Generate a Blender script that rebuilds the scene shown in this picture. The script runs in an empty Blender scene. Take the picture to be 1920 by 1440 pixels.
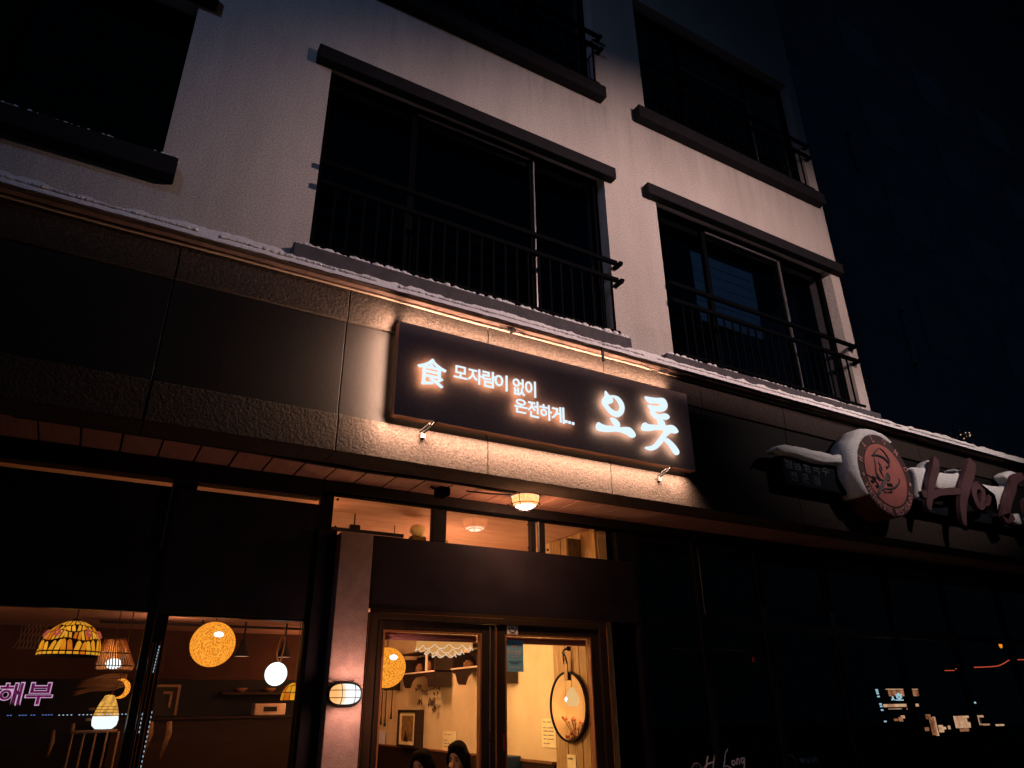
import bpy, bmesh, math, random
from mathutils import Vector, Matrix, noise
random.seed(7)
S = bpy.context.scene
C = S.collection
PI = math.pi

# ------------------------------------------------------------------ camera
YAW, PITCH, ROLL = math.radians(30.376), math.radians(24.358), math.radians(-0.689)
fw = Vector((math.sin(YAW)*math.cos(PITCH), math.cos(YAW)*math.cos(PITCH), math.sin(PITCH)))
rt = Vector((math.cos(YAW), -math.sin(YAW), 0)); up = rt.cross(fw)
r2 = math.cos(ROLL)*rt + math.sin(ROLL)*up; u2 = -math.sin(ROLL)*rt + math.cos(ROLL)*up
cd = bpy.data.cameras.new('camera'); cam = bpy.data.objects.new('camera', cd); C.objects.link(cam)
cd.sensor_width = 36; cd.lens = 1327.45/1920*36; cd.clip_start = .05; cd.clip_end = 400
m3 = Matrix((r2, u2, -fw)).transposed(); m4 = m3.to_4x4(); m4.translation = Vector((0, -4.6, 1.55))
cam.matrix_world = m4; S.camera = cam

# ------------------------------------------------------------------ night sky
W = bpy.data.worlds.new('World'); S.world = W; W.use_nodes = True
wn = W.node_tree; wn.nodes.clear()
wo = wn.nodes.new('ShaderNodeOutputWorld'); wb = wn.nodes.new('ShaderNodeBackground')
sky = wn.nodes.new('ShaderNodeTexSky'); sky.sky_type = 'NISHITA'; sky.sun_disc = False
sky.sun_elevation = math.radians(-4); sky.sun_rotation = math.radians(200)
mx = wn.nodes.new('ShaderNodeMix'); mx.data_type = 'RGBA'; mx.inputs[0].default_value = .97
mx.inputs[7].default_value = (.0024, .0095, .0185, 1)
wn.links.new(sky.outputs[0], mx.inputs[6]); wn.links.new(mx.outputs[2], wb.inputs[0])
wb.inputs[1].default_value = .30
wn.links.new(wb.outputs[0], wo.inputs[0])
vs = S.view_settings; vs.view_transform = 'Standard'; vs.look = 'None'; vs.exposure = 0; vs.gamma = 1; vs.use_curve_mapping = False

# ------------------------------------------------------------------ street flood and added fill spots (out of frame)
def spot(name, loc, aim, power, col, size, blend, rad=.12, wide=1, roll=0):
    l = bpy.data.lights.new(name, 'SPOT'); l.energy = power; l.color = col
    l.spot_size = math.radians(size); l.spot_blend = blend; l.shadow_soft_size = rad
    o = bpy.data.objects.new(name, l); C.objects.link(o); o.location = loc
    q = (Vector(aim)-Vector(loc)).to_track_quat('-Z', 'Y') @ Matrix.Rotation(math.radians(roll), 4, 'Z').to_quaternion()
    o.rotation_euler = q.to_euler(); o.scale = (wide, 1, 1); return o
spot('floodlight_lamp', (5.2, -5.6, 6.6), (4.85, 0, 5.75), 1280, (1.0, .655, .595), 59, 1.0, .05, 1.95, 14)
spot('added_fill_spot', (-3.0, -6.0, 8.6), (1.2, 0, 7.2), 215, (.38, .50, .92), 76, 1.0, .2)  # added cool spot that tints the upper left wall
spot('added_fill_spot', (8.8, -5.2, 7.4), (8.3, 0, 4.2), 840, (1.0, .76, .68), 21, .9, .15, 2.9, 0)  # added spot that brightens the right-hand snow and round sign
spot('added_fill_spot', (8.5, -6.5, 4.0), (5.9, .86, 1.05), 90, (.9, .85, 1.0), 13, .8, .1, 1.6, 0)  # added spot that makes the glass decals visible
spot('added_fill_spot', (18, -14, 12), (18, 3, 12), 110, (.22, .50, .90), 110, 1.0, .3)  # added dim blue spot that lifts the dark neighbour block
spot('added_fill_spot', (4.6, -5.4, 3.6), (3.1, 0, 3.85), 38, (1.0, .66, .62), 20, 1.0, .2, 2.0, 0)  # added spot that brightens the fascia round the lit sign

def pointlight(name, loc, power, col, rad=.05, parent=None):
    l = bpy.data.lights.new(name, 'POINT'); l.energy = power; l.color = col; l.shadow_soft_size = rad
    o = bpy.data.objects.new(name, l); C.objects.link(o); o.location = loc
    o.visible_glossy = False      # the lamp's own glass is what mirrors and panes show
    if parent: o.parent = parent; o.location = Vector(loc)-parent.location
    return o

# ------------------------------------------------------------------ materials
def new_mat(name):
    m = bpy.data.materials.new(name); m.use_nodes = True; m.node_tree.nodes.clear()
    o = m.node_tree.nodes.new('ShaderNodeOutputMaterial'); return m, m.node_tree, o
def coords(t, scale=None):
    g = t.nodes.new('ShaderNodeNewGeometry')
    if scale is None: return g.outputs['Position']
    v = t.nodes.new('ShaderNodeVectorMath'); v.operation = 'MULTIPLY'; v.inputs[1].default_value = scale
    t.links.new(g.outputs['Position'], v.inputs[0]); return v.outputs[0]
def ns(t, scale, detail=4, vec=None, rough=.6):
    n = t.nodes.new('ShaderNodeTexNoise'); n.inputs['Scale'].default_value = scale
    n.inputs['Detail'].default_value = detail; n.inputs['Roughness'].default_value = rough
    t.links.new(vec if vec else coords(t), n.inputs['Vector']); return n.outputs[0]
def ramp(t, fac, stops):
    r = t.nodes.new('ShaderNodeValToRGB'); e = r.color_ramp.elements
    while len(e) < len(stops): e.new(.5)
    for k, (p, c) in enumerate(stops): e[k].position = p; e[k].color = (*c, 1)
    t.links.new(fac, r.inputs[0]); return r.outputs[0]
def surf(name, a, b=None, rough=.6, metal=0., scale=6, bump=0., bscale=60, stretch=None, spec=.5, detail=5, bdist=.01, lo=.35, hi=.65):
    """two-tone noisy Principled"""
    m, t, o = new_mat(name); p = t.nodes.new('ShaderNodeBsdfPrincipled')
    p.inputs['Roughness'].default_value = rough; p.inputs['Metallic'].default_value = metal
    p.inputs['Specular IOR Level'].default_value = spec
    b = b or tuple(x*.75 for x in a)
    v = coords(t, stretch) if stretch else coords(t)
    t.links.new(ramp(t, ns(t, scale, detail, v), [(lo, a), (hi, b)]), p.inputs['Base Color'])
    if bump:
        bn = t.nodes.new('ShaderNodeBump'); bn.inputs['Strength'].default_value = bump; bn.inputs['Distance'].default_value = bdist
        t.links.new(ns(t, bscale, 4, v), bn.inputs['Height']); t.links.new(bn.outputs[0], p.inputs['Normal'])
    t.links.new(p.outputs[0], o.inputs[0]); return m
def glow(name, col, s=1., noise_amt=0, nscale=30, col2=None):
    m, t, o = new_mat(name); e = t.nodes.new('ShaderNodeEmission'); e.inputs[0].default_value = (*col, 1); e.inputs[1].default_value = s
    if noise_amt:
        t.links.new(ramp(t, ns(t, nscale, 3), [(.38, col), (.38+noise_amt, col2 or tuple(x*.4 for x in col))]), e.inputs[0])
    t.links.new(e.outputs[0], o.inputs[0]); return m
def glass(name, tint=(1, 1, 1), rough=0., refl=1.0):
    """thin pane: clear straight through, mirror by Fresnel"""
    m, t, o = new_mat(name)
    tr = t.nodes.new('ShaderNodeBsdfTransparent'); tr.inputs[0].default_value = (*tint, 1)
    gl = t.nodes.new('ShaderNodeBsdfGlossy'); gl.inputs['Roughness'].default_value = rough; gl.inputs[0].default_value = (refl, refl, refl, 1)
    lw = t.nodes.new('ShaderNodeLayerWeight'); lw.inputs[0].default_value = .5
    pw = t.nodes.new('ShaderNodeMath'); pw.operation = 'POWER'; pw.inputs[1].default_value = 4.2; t.links.new(lw.outputs['Facing'], pw.inputs[0])
    fr = t.nodes.new('ShaderNodeMath'); fr.operation = 'MULTIPLY_ADD'; fr.inputs[1].default_value = .92; fr.inputs[2].default_value = .055; t.links.new(pw.outputs[0], fr.inputs[0])
    mi = t.nodes.new('ShaderNodeMixShader')
    t.links.new(fr.outputs[0], mi.inputs[0]); t.links.new(tr.outputs[0], mi.inputs[1]); t.links.new(gl.outputs[0], mi.inputs[2])
    t.links.new(mi.outputs[0], o.inputs[0]); return m
def shade(name, col, s, holes=.35, nscale=60, dark=.35, stretch=None):
    """woven lamp shade lit from inside: threads glow, small gaps let the bulb through"""
    m, t, o = new_mat(name)
    e = t.nodes.new('ShaderNodeEmission'); e.inputs[1].default_value = s
    v = coords(t, stretch) if stretch else coords(t)
    n = ns(t, nscale, 2, v, .5)
    t.links.new(ramp(t, n, [(.40, tuple(c*dark for c in col)), (.58, col)]), e.inputs[0])
    tr = t.nodes.new('ShaderNodeBsdfTransparent'); mi = t.nodes.new('ShaderNodeMixShader')
    n2 = ns(t, nscale*.9, 2, v, .5)
    t.links.new(ramp(t, n2, [(.5-.02, (0, 0, 0)), (.56, (holes,)*3)]), mi.inputs[0])
    t.links.new(e.outputs[0], mi.inputs[1]); t.links.new(tr.outputs[0], mi.inputs[2]); t.links.new(mi.outputs[0], o.inputs[0]); return m

M = {}
def stucco():
    m, t, o = new_mat('cream_stucco'); p = t.nodes.new('ShaderNodeBsdfPrincipled'); p.inputs['Roughness'].default_value = .9
    big = ns(t, .9, 5, coords(t, (1, 1, .45))); streak = ns(t, 3.2, 5, coords(t, (1.6, 1, .22))); grain = ns(t, 80, 1)
    a = ramp(t, big, [(.3, (.40, .375, .35)), (.7, (.52, .495, .46))])
    b = ramp(t, streak, [(.32, (.91, .91, .92)), (.55, (1, 1, 1))])
    c = ramp(t, grain, [(.34, (.74, .74, .74)), (.66, (1.2, 1.2, 1.2))])
    x = t.nodes.new('ShaderNodeMix'); x.data_type = 'RGBA'; x.blend_type = 'MULTIPLY'; x.inputs[0].default_value = 1
    y = t.nodes.new('ShaderNodeMix'); y.data_type = 'RGBA'; y.blend_type = 'MULTIPLY'; y.inputs[0].default_value = 1
    t.links.new(a, x.inputs[6]); t.links.new(b, x.inputs[7]); t.links.new(x.outputs[2], y.inputs[6]); t.links.new(c, y.inputs[7])
    # dark streaks below the sill and lintel lines, fading downward
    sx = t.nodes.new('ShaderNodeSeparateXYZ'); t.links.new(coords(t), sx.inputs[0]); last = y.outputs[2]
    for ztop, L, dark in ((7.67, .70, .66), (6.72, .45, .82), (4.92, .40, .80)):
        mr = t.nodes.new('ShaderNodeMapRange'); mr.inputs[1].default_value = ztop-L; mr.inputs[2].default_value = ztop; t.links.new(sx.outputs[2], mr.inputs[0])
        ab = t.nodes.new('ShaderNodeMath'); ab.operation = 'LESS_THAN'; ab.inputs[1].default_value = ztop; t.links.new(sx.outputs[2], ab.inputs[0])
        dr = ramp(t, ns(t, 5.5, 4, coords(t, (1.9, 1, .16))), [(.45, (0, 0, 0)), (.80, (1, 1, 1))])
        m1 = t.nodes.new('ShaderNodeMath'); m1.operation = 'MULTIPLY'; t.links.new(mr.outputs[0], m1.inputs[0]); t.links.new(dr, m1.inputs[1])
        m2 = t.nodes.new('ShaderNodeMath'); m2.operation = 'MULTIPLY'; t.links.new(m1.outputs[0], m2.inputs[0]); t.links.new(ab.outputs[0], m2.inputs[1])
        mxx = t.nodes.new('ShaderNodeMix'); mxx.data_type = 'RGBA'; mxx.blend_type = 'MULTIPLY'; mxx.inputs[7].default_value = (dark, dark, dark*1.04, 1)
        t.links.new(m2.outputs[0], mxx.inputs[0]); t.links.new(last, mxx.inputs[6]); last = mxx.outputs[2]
    t.links.new(last, p.inputs['Base Color'])
    bn = t.nodes.new('ShaderNodeBump'); bn.inputs['Strength'].default_value = .35; bn.inputs['Distance'].default_value = .004
    t.links.new(ns(t, 130, 4), bn.inputs['Height']); t.links.new(bn.outputs[0], p.inputs['Normal'])
    t.links.new(p.outputs[0], o.inputs[0]); return m
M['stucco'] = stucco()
M['rough_stone'] = surf('bush_hammered_granite', (.050, .038, .033), (.021, .017, .0155), .85, scale=70, bump=.9, bscale=52, bdist=.011, detail=4, spec=.15)
M['smooth_stone'] = surf('flamed_dark_granite', (.0135, .0115, .012), (.0085, .0075, .0085), .6, scale=110, bump=.35, bscale=140, bdist=.004, spec=.12)
M['sill_stone'] = surf('grey_sill_stone', (.070, .066, .076), (.045, .043, .052), .8, scale=9, bump=.3, bscale=90)
M['lintel_shaded_sill'] = surf('lintel_and_shaded_sill', (.014, .014, .017), (.009, .009, .012), .8, scale=9, spec=.15)
M['dark_metal'] = surf('dark_painted_metal', (.0016, .0022, .0036), (.0012, .0017, .0028), .7, 0, 20, spec=.03)
M['frame_metal'] = surf('dark_bronze_frame', (.012, .010, .011), (.008, .007, .008), .42, 0, 14, spec=.2)
M['alu'] = surf('aluminium_bead', (.42, .40, .40), (.30, .29, .30), .35, .7, 30)
M['flashing'] = surf('rusty_flashing', (.17, .10, .085), (.09, .055, .05), .6, .2, 12)
M['conduit'] = surf('beige_conduit', (.30, .21, .165), (.22, .155, .12), .6, 0, 12)
def snowm():
    m, t, o = new_mat('snow'); p = t.nodes.new('ShaderNodeBsdfPrincipled'); p.inputs['Roughness'].default_value = .75
    t.links.new(ramp(t, ns(t, 28, 5), [(.3, (.70, .72, .76)), (.6, (.86, .87, .88))]), p.inputs['Base Color'])
    p.inputs['Subsurface Weight'].default_value = .0
    bn = t.nodes.new('ShaderNodeBump'); bn.inputs['Strength'].default_value = .8; bn.inputs['Distance'].default_value = .012
    t.links.new(ns(t, 45, 5), bn.inputs['Height']); t.links.new(bn.outputs[0], p.inputs['Normal'])
    t.links.new(p.outputs[0], o.inputs[0]); return m
M['snow'] = snowm()
M['window_glass'] = glass('window_glass', (.45, .58, .70))
M['shop_glass'] = glass('shop_glass', (.97, .96, .94))
M['dark_room'] = surf('unlit_room', (.03, .035, .05), (.02, .024, .035), .9)
M['blind'] = surf('pale_blind', (.09, .13, .16), (.055, .085, .11), .8, stretch=(1, 1, 14), scale=3)
M['soffit_board'] = surf('soffit_board', (.30, .155, .12), (.22, .11, .085), .5, scale=5, stretch=(6, 1, 1))
M['soffit_gap'] = surf('soffit_gap', (.012, .010, .010), (.008, .008, .008), .8)
M['sign_panel'] = surf('sign_panel', (.30, .205, .195), (.25, .17, .165), .65, scale=30)
M['sign_wood'] = surf('sign_return', (.36, .17, .09), (.26, .115, .06), .5, scale=6, stretch=(1, 8, 8))
M['letter_face'] = glow('letter_face', (.74, .91, 1.0), 1.05)
M['letter_glow'] = glow('letter_halo', (1.0, .50, .24), 8)
M['letter_glow_big'] = glow('letter_halo_large', (1.0, .72, .48), 5)
M['header'] = surf('header_panel', (.022, .017, .022), (.015, .012, .016), .4, scale=4, spec=.3)
M['pillar'] = surf('pillar_render', (.34, .24, .21), (.26, .185, .165), .85, scale=14, bump=.3, bscale=80)
M['door_frame'] = surf('dark_wood_frame', (.040, .024, .014), (.025, .016, .010), .42, scale=4, stretch=(12, 12, 1))
M['door_bead'] = surf('varnished_bead', (.30, .13, .05), (.20, .085, .035), .4, scale=4, stretch=(12, 12, 1))
M['plaster'] = surf('warm_plaster', (.72, .53, .27), (.58, .40, .19), .85, scale=1.6, bump=.15, bscale=40, lo=.3, hi=.7)
M['brown_wall'] = surf('brown_wall', (.075, .030, .017), (.05, .021, .012), .8, scale=3)
M['plank'] = surf('wall_plank', (.50, .31, .12), (.30, .17, .06), .6, scale=5, stretch=(1, 10, 1.2))
M['dark_wood'] = surf('dark_wood', (.030, .015, .009), (.018, .009, .006), .5, scale=4, stretch=(1, 8, 8))
M['mid_wood'] = surf('mid_wood', (.22, .095, .035), (.13, .055, .022), .5, scale=5, stretch=(1, 8, 8))
M['pale_edge'] = surf('pale_shelf_edge', (.70, .48, .30), (.58, .38, .22), .6, scale=8)
M['ceiling_in'] = surf('timber_ceiling', (.60, .33, .23), (.46, .235, .155), .6, scale=4, stretch=(1, 9, 1))
M['tile_floor'] = surf('brown_floor', (.09, .055, .035), (.06, .038, .026), .4, scale=6)
M['asphalt'] = surf('wet_asphalt', (.045, .045, .05), (.03, .03, .034), .5, scale=20, bump=.4, bscale=90)
M['pavement'] = surf('grey_paving', (.20, .19, .19), (.14, .135, .135), .7, scale=10, bump=.3, bscale=60)
M['black'] = surf('black_paint', (.010, .010, .011), (.007, .007, .008), .5)
M['rubber'] = surf('black_cable', (.012, .011, .012), (.008, .008, .009), .5)
M['paper'] = surf('cream_paper', (.86, .70, .34), (.76, .60, .28), .85, scale=12)
M['white_card'] = surf('white_card', (.72, .70, .70), (.62, .60, .62), .7, scale=10)
M['ink'] = surf('black_ink', (.02, .015, .015), (.015, .012, .012), .7)
M['hair'] = surf('black_hair', (.006, .004, .0035), (.003, .0025, .002), .7, scale=40, stretch=(9, 9, .8), bump=.9, bscale=30, bdist=.01, spec=.12)
M['skin'] = surf('warm_skin', (.60, .37, .26), (.54, .33, .23), .5, scale=20)
M['lip'] = surf('lip', (.42, .11, .09), (.36, .09, .08), .45)
M['coat'] = surf('dark_coat', (.020, .021, .026), (.012, .013, .016), .9, scale=30)
M['mirror'] = None
mm, t_, o_ = new_mat('mirror_glass'); g_ = t_.nodes.new('ShaderNodeBsdfGlossy'); g_.inputs['Roughness'].default_value = .015; g_.inputs[0].default_value = (.86, .84, .8, 1)
t_.links.new(g_.outputs[0], o_.inputs[0]); M['mirror'] = mm
M['poster_blue'] = surf('blue_poster', (.26, .60, .80), (.22, .54, .74), .6, scale=8)
M['navy'] = surf('navy_box', (.018, .05, .09), (.014, .036, .07), .5)
M['leafy'] = surf('dried_leaf', (.05, .035, .015), (.09, .04, .015), .8, scale=30)
M['red_cap'] = surf('red_cap', (.35, .03, .02), (.25, .02, .015), .5)

# ------------------------------------------------------------------ mesh helpers
class MB:
    def __init__(s): s.v = []; s.f = []
    def add(s, vs, fs):
        n = len(s.v); s.v += [tuple(v) for v in vs]; s.f += [tuple(i+n for i in f) for f in fs]; return s
    def box(s, x0, x1, y0, y1, z0, z1):
        return s.add([(x0, y0, z0), (x1, y0, z0), (x1, y1, z0), (x0, y1, z0), (x0, y0, z1), (x1, y0, z1), (x1, y1, z1), (x0, y1, z1)],
                     [(0, 3, 2, 1), (4, 5, 6, 7), (0, 1, 5, 4), (1, 2, 6, 5), (2, 3, 7, 6), (3, 0, 4, 7)])
    def bbox(s, x0, x1, y0, y1, z0, z1, b=.004):
        """box with chamfered edges on its camera-facing front"""
        vs = []; 
        for (y, k) in ((y1, 0), (y0+b, 0), (y0, b)):
            vs += [(x0+k, y, z0+k), (x1-k, y, z0+k), (x1-k, y, z1-k), (x0+k, y, z1-k)]
        f = [(3, 2, 1, 0)[::-1], (8, 9, 10, 11)]
        for a in (0, 4):
            for i in range(4): f.append((a+i, a+(i+1) % 4, a+4+(i+1) % 4, a+4+i))
        return s.add(vs, f)
    def ring(s, pts, rads, n=8, cap=True):
        pts = [Vector(p) for p in pts]
        if not hasattr(rads, '__len__'): rads = [rads]*len(pts)
        vs = []; fs = []; prev = None
        for i, p in enumerate(pts):
            d = (pts[min(i+1, len(pts)-1)]-pts[max(i-1, 0)])
            d = d.normalized() if d.length > 1e-9 else Vector((0, 0, 1))
            if prev is None: a = d.orthogonal().normalized()
            else:
                a = prev-d*prev.dot(d); a = a.normalized() if a.length > 1e-6 else d.orthogonal().normalized()
            prev = a; b = d.cross(a)
            for k in range(n):
                t = 2*PI*k/n; vs.append(p+(a*math.cos(t)+b*math.sin(t))*rads[i])
        for i in range(len(pts)-1):
            for k in range(n): fs.append((i*n+k, i*n+(k+1) % n, (i+1)*n+(k+1) % n, (i+1)*n+k))
        if cap: fs.append(tuple(range(n))[::-1]); fs.append(tuple((len(pts)-1)*n+k for k in range(n)))
        return s.add(vs, fs)
    def lathe(s, prof, c=(0, 0, 0), n=24, axis='z', a0=0, a1=2*PI):
        full = abs(a1-a0-2*PI) < 1e-6; m = n if full else n+1
        vs = []; fs = []
        for (r, h) in prof:
            for k in range(m):
                t = a0+(a1-a0)*k/n; x, y = r*math.cos(t), r*math.sin(t)
                if axis == 'z': vs.append((c[0]+x, c[1]+y, c[2]+h))
                elif axis == 'y': vs.append((c[0]+x, c[1]+h, c[2]+y))
                else: vs.append((c[0]+h, c[1]+x, c[2]+y))
        for i in range(len(prof)-1):
            for k in range(n if not full else m):
                k2 = (k+1) % m
                if not full and k == n: continue
                q = (i*m+k, i*m+k2, (i+1)*m+k2, (i+1)*m+k)
                fs.append(q if axis != 'y' else q[::-1])
        return s.add(vs, fs)
    def sphere(s, c, r, n=16, m=10, sc=(1, 1, 1)):
        vs = []; fs = []
        for i in range(m+1):
            ph = PI*i/m
            for k in range(n):
                t = 2*PI*k/n
                vs.append((c[0]+sc[0]*r*math.sin(ph)*math.cos(t), c[1]+sc[1]*r*math.sin(ph)*math.sin(t), c[2]+sc[2]*r*math.cos(ph)))
        for i in range(m):
            for k in range(n): fs.append((i*n+k, (i+1)*n+k, (i+1)*n+(k+1) % n, i*n+(k+1) % n))
        return s.add(vs, fs)
    def prism(s, poly, y0, y1):
        """polygon in the x-z plane, extruded in y; one end ngon each side"""
        n = len(poly); vs = [(p[0], y0, p[1]) for p in poly]+[(p[0], y1, p[1]) for p in poly]
        fs = [tuple(range(n)), tuple(range(n, 2*n))[::-1]]+[(i, i+n, (i+1) % n+n, (i+1) % n) for i in range(n)]
        return s.add(vs, fs)
    def prismx(s, poly, x0, x1):
        n = len(poly); vs = [(x0, p[0], p[1]) for p in poly]+[(x1, p[0], p[1]) for p in poly]
        return s.add(vs, [tuple(range(n)), tuple(range(n, 2*n))[::-1]]+[(i, i+n, (i+1) % n+n, (i+1) % n) for i in range(n)])
    def build(s, name, mat, parent=None, smooth=False, bevel=0, **kw):
        me = bpy.data.meshes.new(name); off = world_of(parent)
        me.from_pydata([(v[0]-off.x, v[1]-off.y, v[2]-off.z) for v in s.v], [], s.f); 
        bm = bmesh.new(); bm.from_mesh(me)
        bmesh.ops.remove_doubles(bm, verts=bm.verts, dist=1e-6)
        bmesh.ops.recalc_face_normals(bm, faces=bm.faces)
        if bevel: bmesh.ops.bevel(bm, geom=[e for e in bm.edges], offset=bevel, segments=1, affect='EDGES', profile=.5)
        for f in bm.faces: f.smooth = smooth
        bm.to_mesh(me); bm.free()
        o = bpy.data.objects.new(name, me); C.objects.link(o)
        for m_ in (mat if isinstance(mat, (list, tuple)) else [mat]): me.materials.append(m_)
        if parent: o.parent = parent
        tag(o, **kw); return o
def world_of(o):
    v = Vector((0, 0, 0))
    while o: v = v+Vector(o.location); o = o.parent
    return v
def tag(o, label=None, cat=None, group=None, kind=None):
    if label: o['label'] = label
    if cat: o['category'] = cat
    if group: o['group'] = group
    if kind: o['kind'] = kind
    return o
def thing(name, loc, label, cat, group=None):
    o = bpy.data.objects.new(name, None); C.objects.link(o); o.location = loc; o.empty_display_size = .1
    return tag(o, label, cat, group)
def kids(o): return [c for c in list(C.objects) if c.parent == o]
def copy_tree(o, parent=None):
    c = o.copy(); C.objects.link(c)
    if parent: c.parent = parent
    for ch in kids(o): copy_tree(ch, c)
    return c
def boxo(name, x0, x1, y0, y1, z0, z1, mat, parent=None, bevel=0, **kw):
    return MB().box(x0, x1, y0, y1, z0, z1).build(name, mat, parent, bevel=bevel, **kw)
def obj_curve_poly(polys, depth, y_front, name, mats, parent, smooth_it=2, weight=0):
    """filled brush strokes: each item of polys = [outer, hole...]; extruded solids in the x-z plane, merged in one mesh"""
    allv = []; allf = []; matid = []
    for k, grp in enumerate(polys):
        cu = bpy.data.curves.new('tmp', 'CURVE'); cu.dimensions = '2D'; cu.fill_mode = 'BOTH'; cu.extrude = depth/2
        for pl in grp:
            pts = [Vector(p) for p in pl]
            for _ in range(smooth_it):
                q = []
                for i in range(len(pts)):
                    a, b = pts[i], pts[(i+1) % len(pts)]; q += [a*.75+b*.25, a*.25+b*.75]
                pts = q
            sp = cu.splines.new('POLY'); sp.points.add(len(pts)-1); sp.use_cyclic_u = True
            for i, p in enumerate(pts): sp.points[i].co = (p.x, p.y, 0, 1)
        ob = bpy.data.objects.new('tmp', cu); C.objects.link(ob)
        bpy.context.view_layer.update()
        me = bpy.data.meshes.new_from_object(ob.evaluated_get(bpy.context.evaluated_depsgraph_get()))
        n = len(allv); dy = -.0015*k
        for v in me.vertices: allv.append((v.co.x, y_front+depth/2-v.co.z+dy, v.co.y))
        for p in me.polygons: allf.append(tuple(i+n for i in p.vertices))
        bpy.data.objects.remove(ob); bpy.data.curves.remove(cu); bpy.data.meshes.remove(me)
    o = MB().add(allv, allf).build(name, mats, parent)
    if len(mats) > 1: face_mats(o)
    return o
def face_mats(o):
    """the back of a letter gets an added warm glow for the halo, the rest is the white face"""
    for p in o.data.polygons: p.material_index = 1 if p.normal.y > .7 else 0
_gcache = {}
def glyph_geo(ch, weight=0.):
    key = (ch, weight)
    if key in _gcache: return _gcache[key]
    cu = bpy.data.curves.new('tmp', 'FONT'); cu.body = ch; cu.size = 1; cu.offset = weight; cu.extrude = .5; cu.resolution_u = 3
    ob = bpy.data.objects.new('tmp', cu); C.objects.link(ob); bpy.context.view_layer.update()
    me = bpy.data.meshes.new_from_object(ob.evaluated_get(bpy.context.evaluated_depsgraph_get()))
    g = ([tuple(v.co) for v in me.vertices], [tuple(p.vertices) for p in me.polygons])
    bpy.data.objects.remove(ob); bpy.data.curves.remove(cu); bpy.data.meshes.remove(me)
    _gcache[key] = g; return g
def glyph(mb, ch, x0, x1, z0, z1, yf, depth, weight=0., slant=0., fit=True):
    vs, fs = glyph_geo(ch, weight)
    if not vs: return mb
    ax, bx = min(v[0] for v in vs), max(v[0] for v in vs); ay, by = min(v[1] for v in vs), max(v[1] for v in vs)
    sx = (x1-x0)/(bx-ax); sz = (z1-z0)/(by-ay)
    return mb.add([(x0+(v[0]-ax)*sx+slant*(v[1]-ay)*sz, yf+depth*(.5-v[2]), z0+(v[1]-ay)*sz) for v in vs], fs)
def textline(mb, s, x, z, h, yf, depth=.003, weight=0., width=None):
    vs, fs = glyph_geo(s, weight)
    if not vs: return mb
    ax, bx = min(v[0] for v in vs), max(v[0] for v in vs); ay, by = min(v[1] for v in vs), max(v[1] for v in vs)
    sz = h/(by-ay); sx = (width/(bx-ax)) if width else sz
    return mb.add([(x+(v[0]-ax)*sx, yf+depth*(.5-v[2]), z+(v[1]-ay)*sz) for v in vs], fs)
def catmull(pts, k=6):
    pts = [Vector(p) for p in pts]; out = []
    P = [pts[0]*2-pts[1]]+pts+[pts[-1]*2-pts[-2]]
    for i in range(1, len(P)-2):
        for j in range(k):
            t = j/k; a, b, c, d = P[i-1], P[i], P[i+1], P[i+2]
            out.append(.5*((2*b)+(-a+c)*t+(2*a-5*b+4*c-d)*t*t+(-a+3*b-3*c+d)*t**3))
    return out+[pts[-1]]

# ------ traced outlines, metres in the facade plane (x, z)
O_RING = [[3.547, 4.031], [3.56, 4.023], [3.591, 3.988], [3.64, 4.004], [3.691, 4.0], [3.728, 3.971], [3.75, 3.929], [3.745, 3.881], [3.724, 3.838], [3.679, 3.804], [3.635, 3.801], [3.586, 3.817], [3.551, 3.848], [3.519, 3.88], [3.505, 3.91], [3.51, 3.943], [3.541, 3.972]]
O_HOLE = [[3.622, 3.98], [3.653, 3.966], [3.676, 3.942], [3.687, 3.913], [3.684, 3.888], [3.666, 3.866], [3.639, 3.86], [3.609, 3.871], [3.586, 3.888], [3.573, 3.906], [3.594, 3.913], [3.62, 3.923], [3.629, 3.94]]
O_STEM = [[3.577, 3.784], [3.621, 3.785], [3.659, 3.772], [3.685, 3.744], [3.677, 3.708], [3.638, 3.701], [3.615, 3.721], [3.596, 3.749]]
O_BAR = [[3.448, 3.719], [3.475, 3.705], [3.526, 3.698], [3.601, 3.708], [3.664, 3.706], [3.742, 3.725], [3.787, 3.729], [3.818, 3.712], [3.847, 3.679], [3.845, 3.655], [3.816, 3.636], [3.781, 3.638], [3.748, 3.658], [3.698, 3.665], [3.635, 3.667], [3.559, 3.645], [3.479, 3.637], [3.429, 3.639], [3.42, 3.664], [3.43, 3.697]]
R_TOP = [[3.987, 4.068], [4.055, 4.07], [4.131, 4.077], [4.203, 4.096], [4.238, 4.086], [4.259, 4.051], [4.256, 4.01], [4.223, 3.969], [4.178, 3.953], [4.112, 3.945], [4.099, 3.933], [4.113, 3.919], [4.153, 3.921], [4.204, 3.943], [4.247, 3.943], [4.272, 3.921], [4.254, 3.894], [4.217, 3.881], [4.168, 3.877], [4.112, 3.867], [4.065, 3.882], [4.044, 3.917], [4.05, 3.952], [4.022, 3.972], [4.021, 3.99], [4.06, 3.992], [4.115, 3.996], [4.164, 4.007], [4.174, 4.023], [4.153, 4.029], [4.097, 4.018], [4.04, 4.008], [4.004, 4.038]]
R_MID = [[4.113, 3.874], [4.161, 3.876], [4.197, 3.861], [4.207, 3.829], [4.198, 3.791], [4.149, 3.783], [4.131, 3.813], [4.115, 3.84]]
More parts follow.
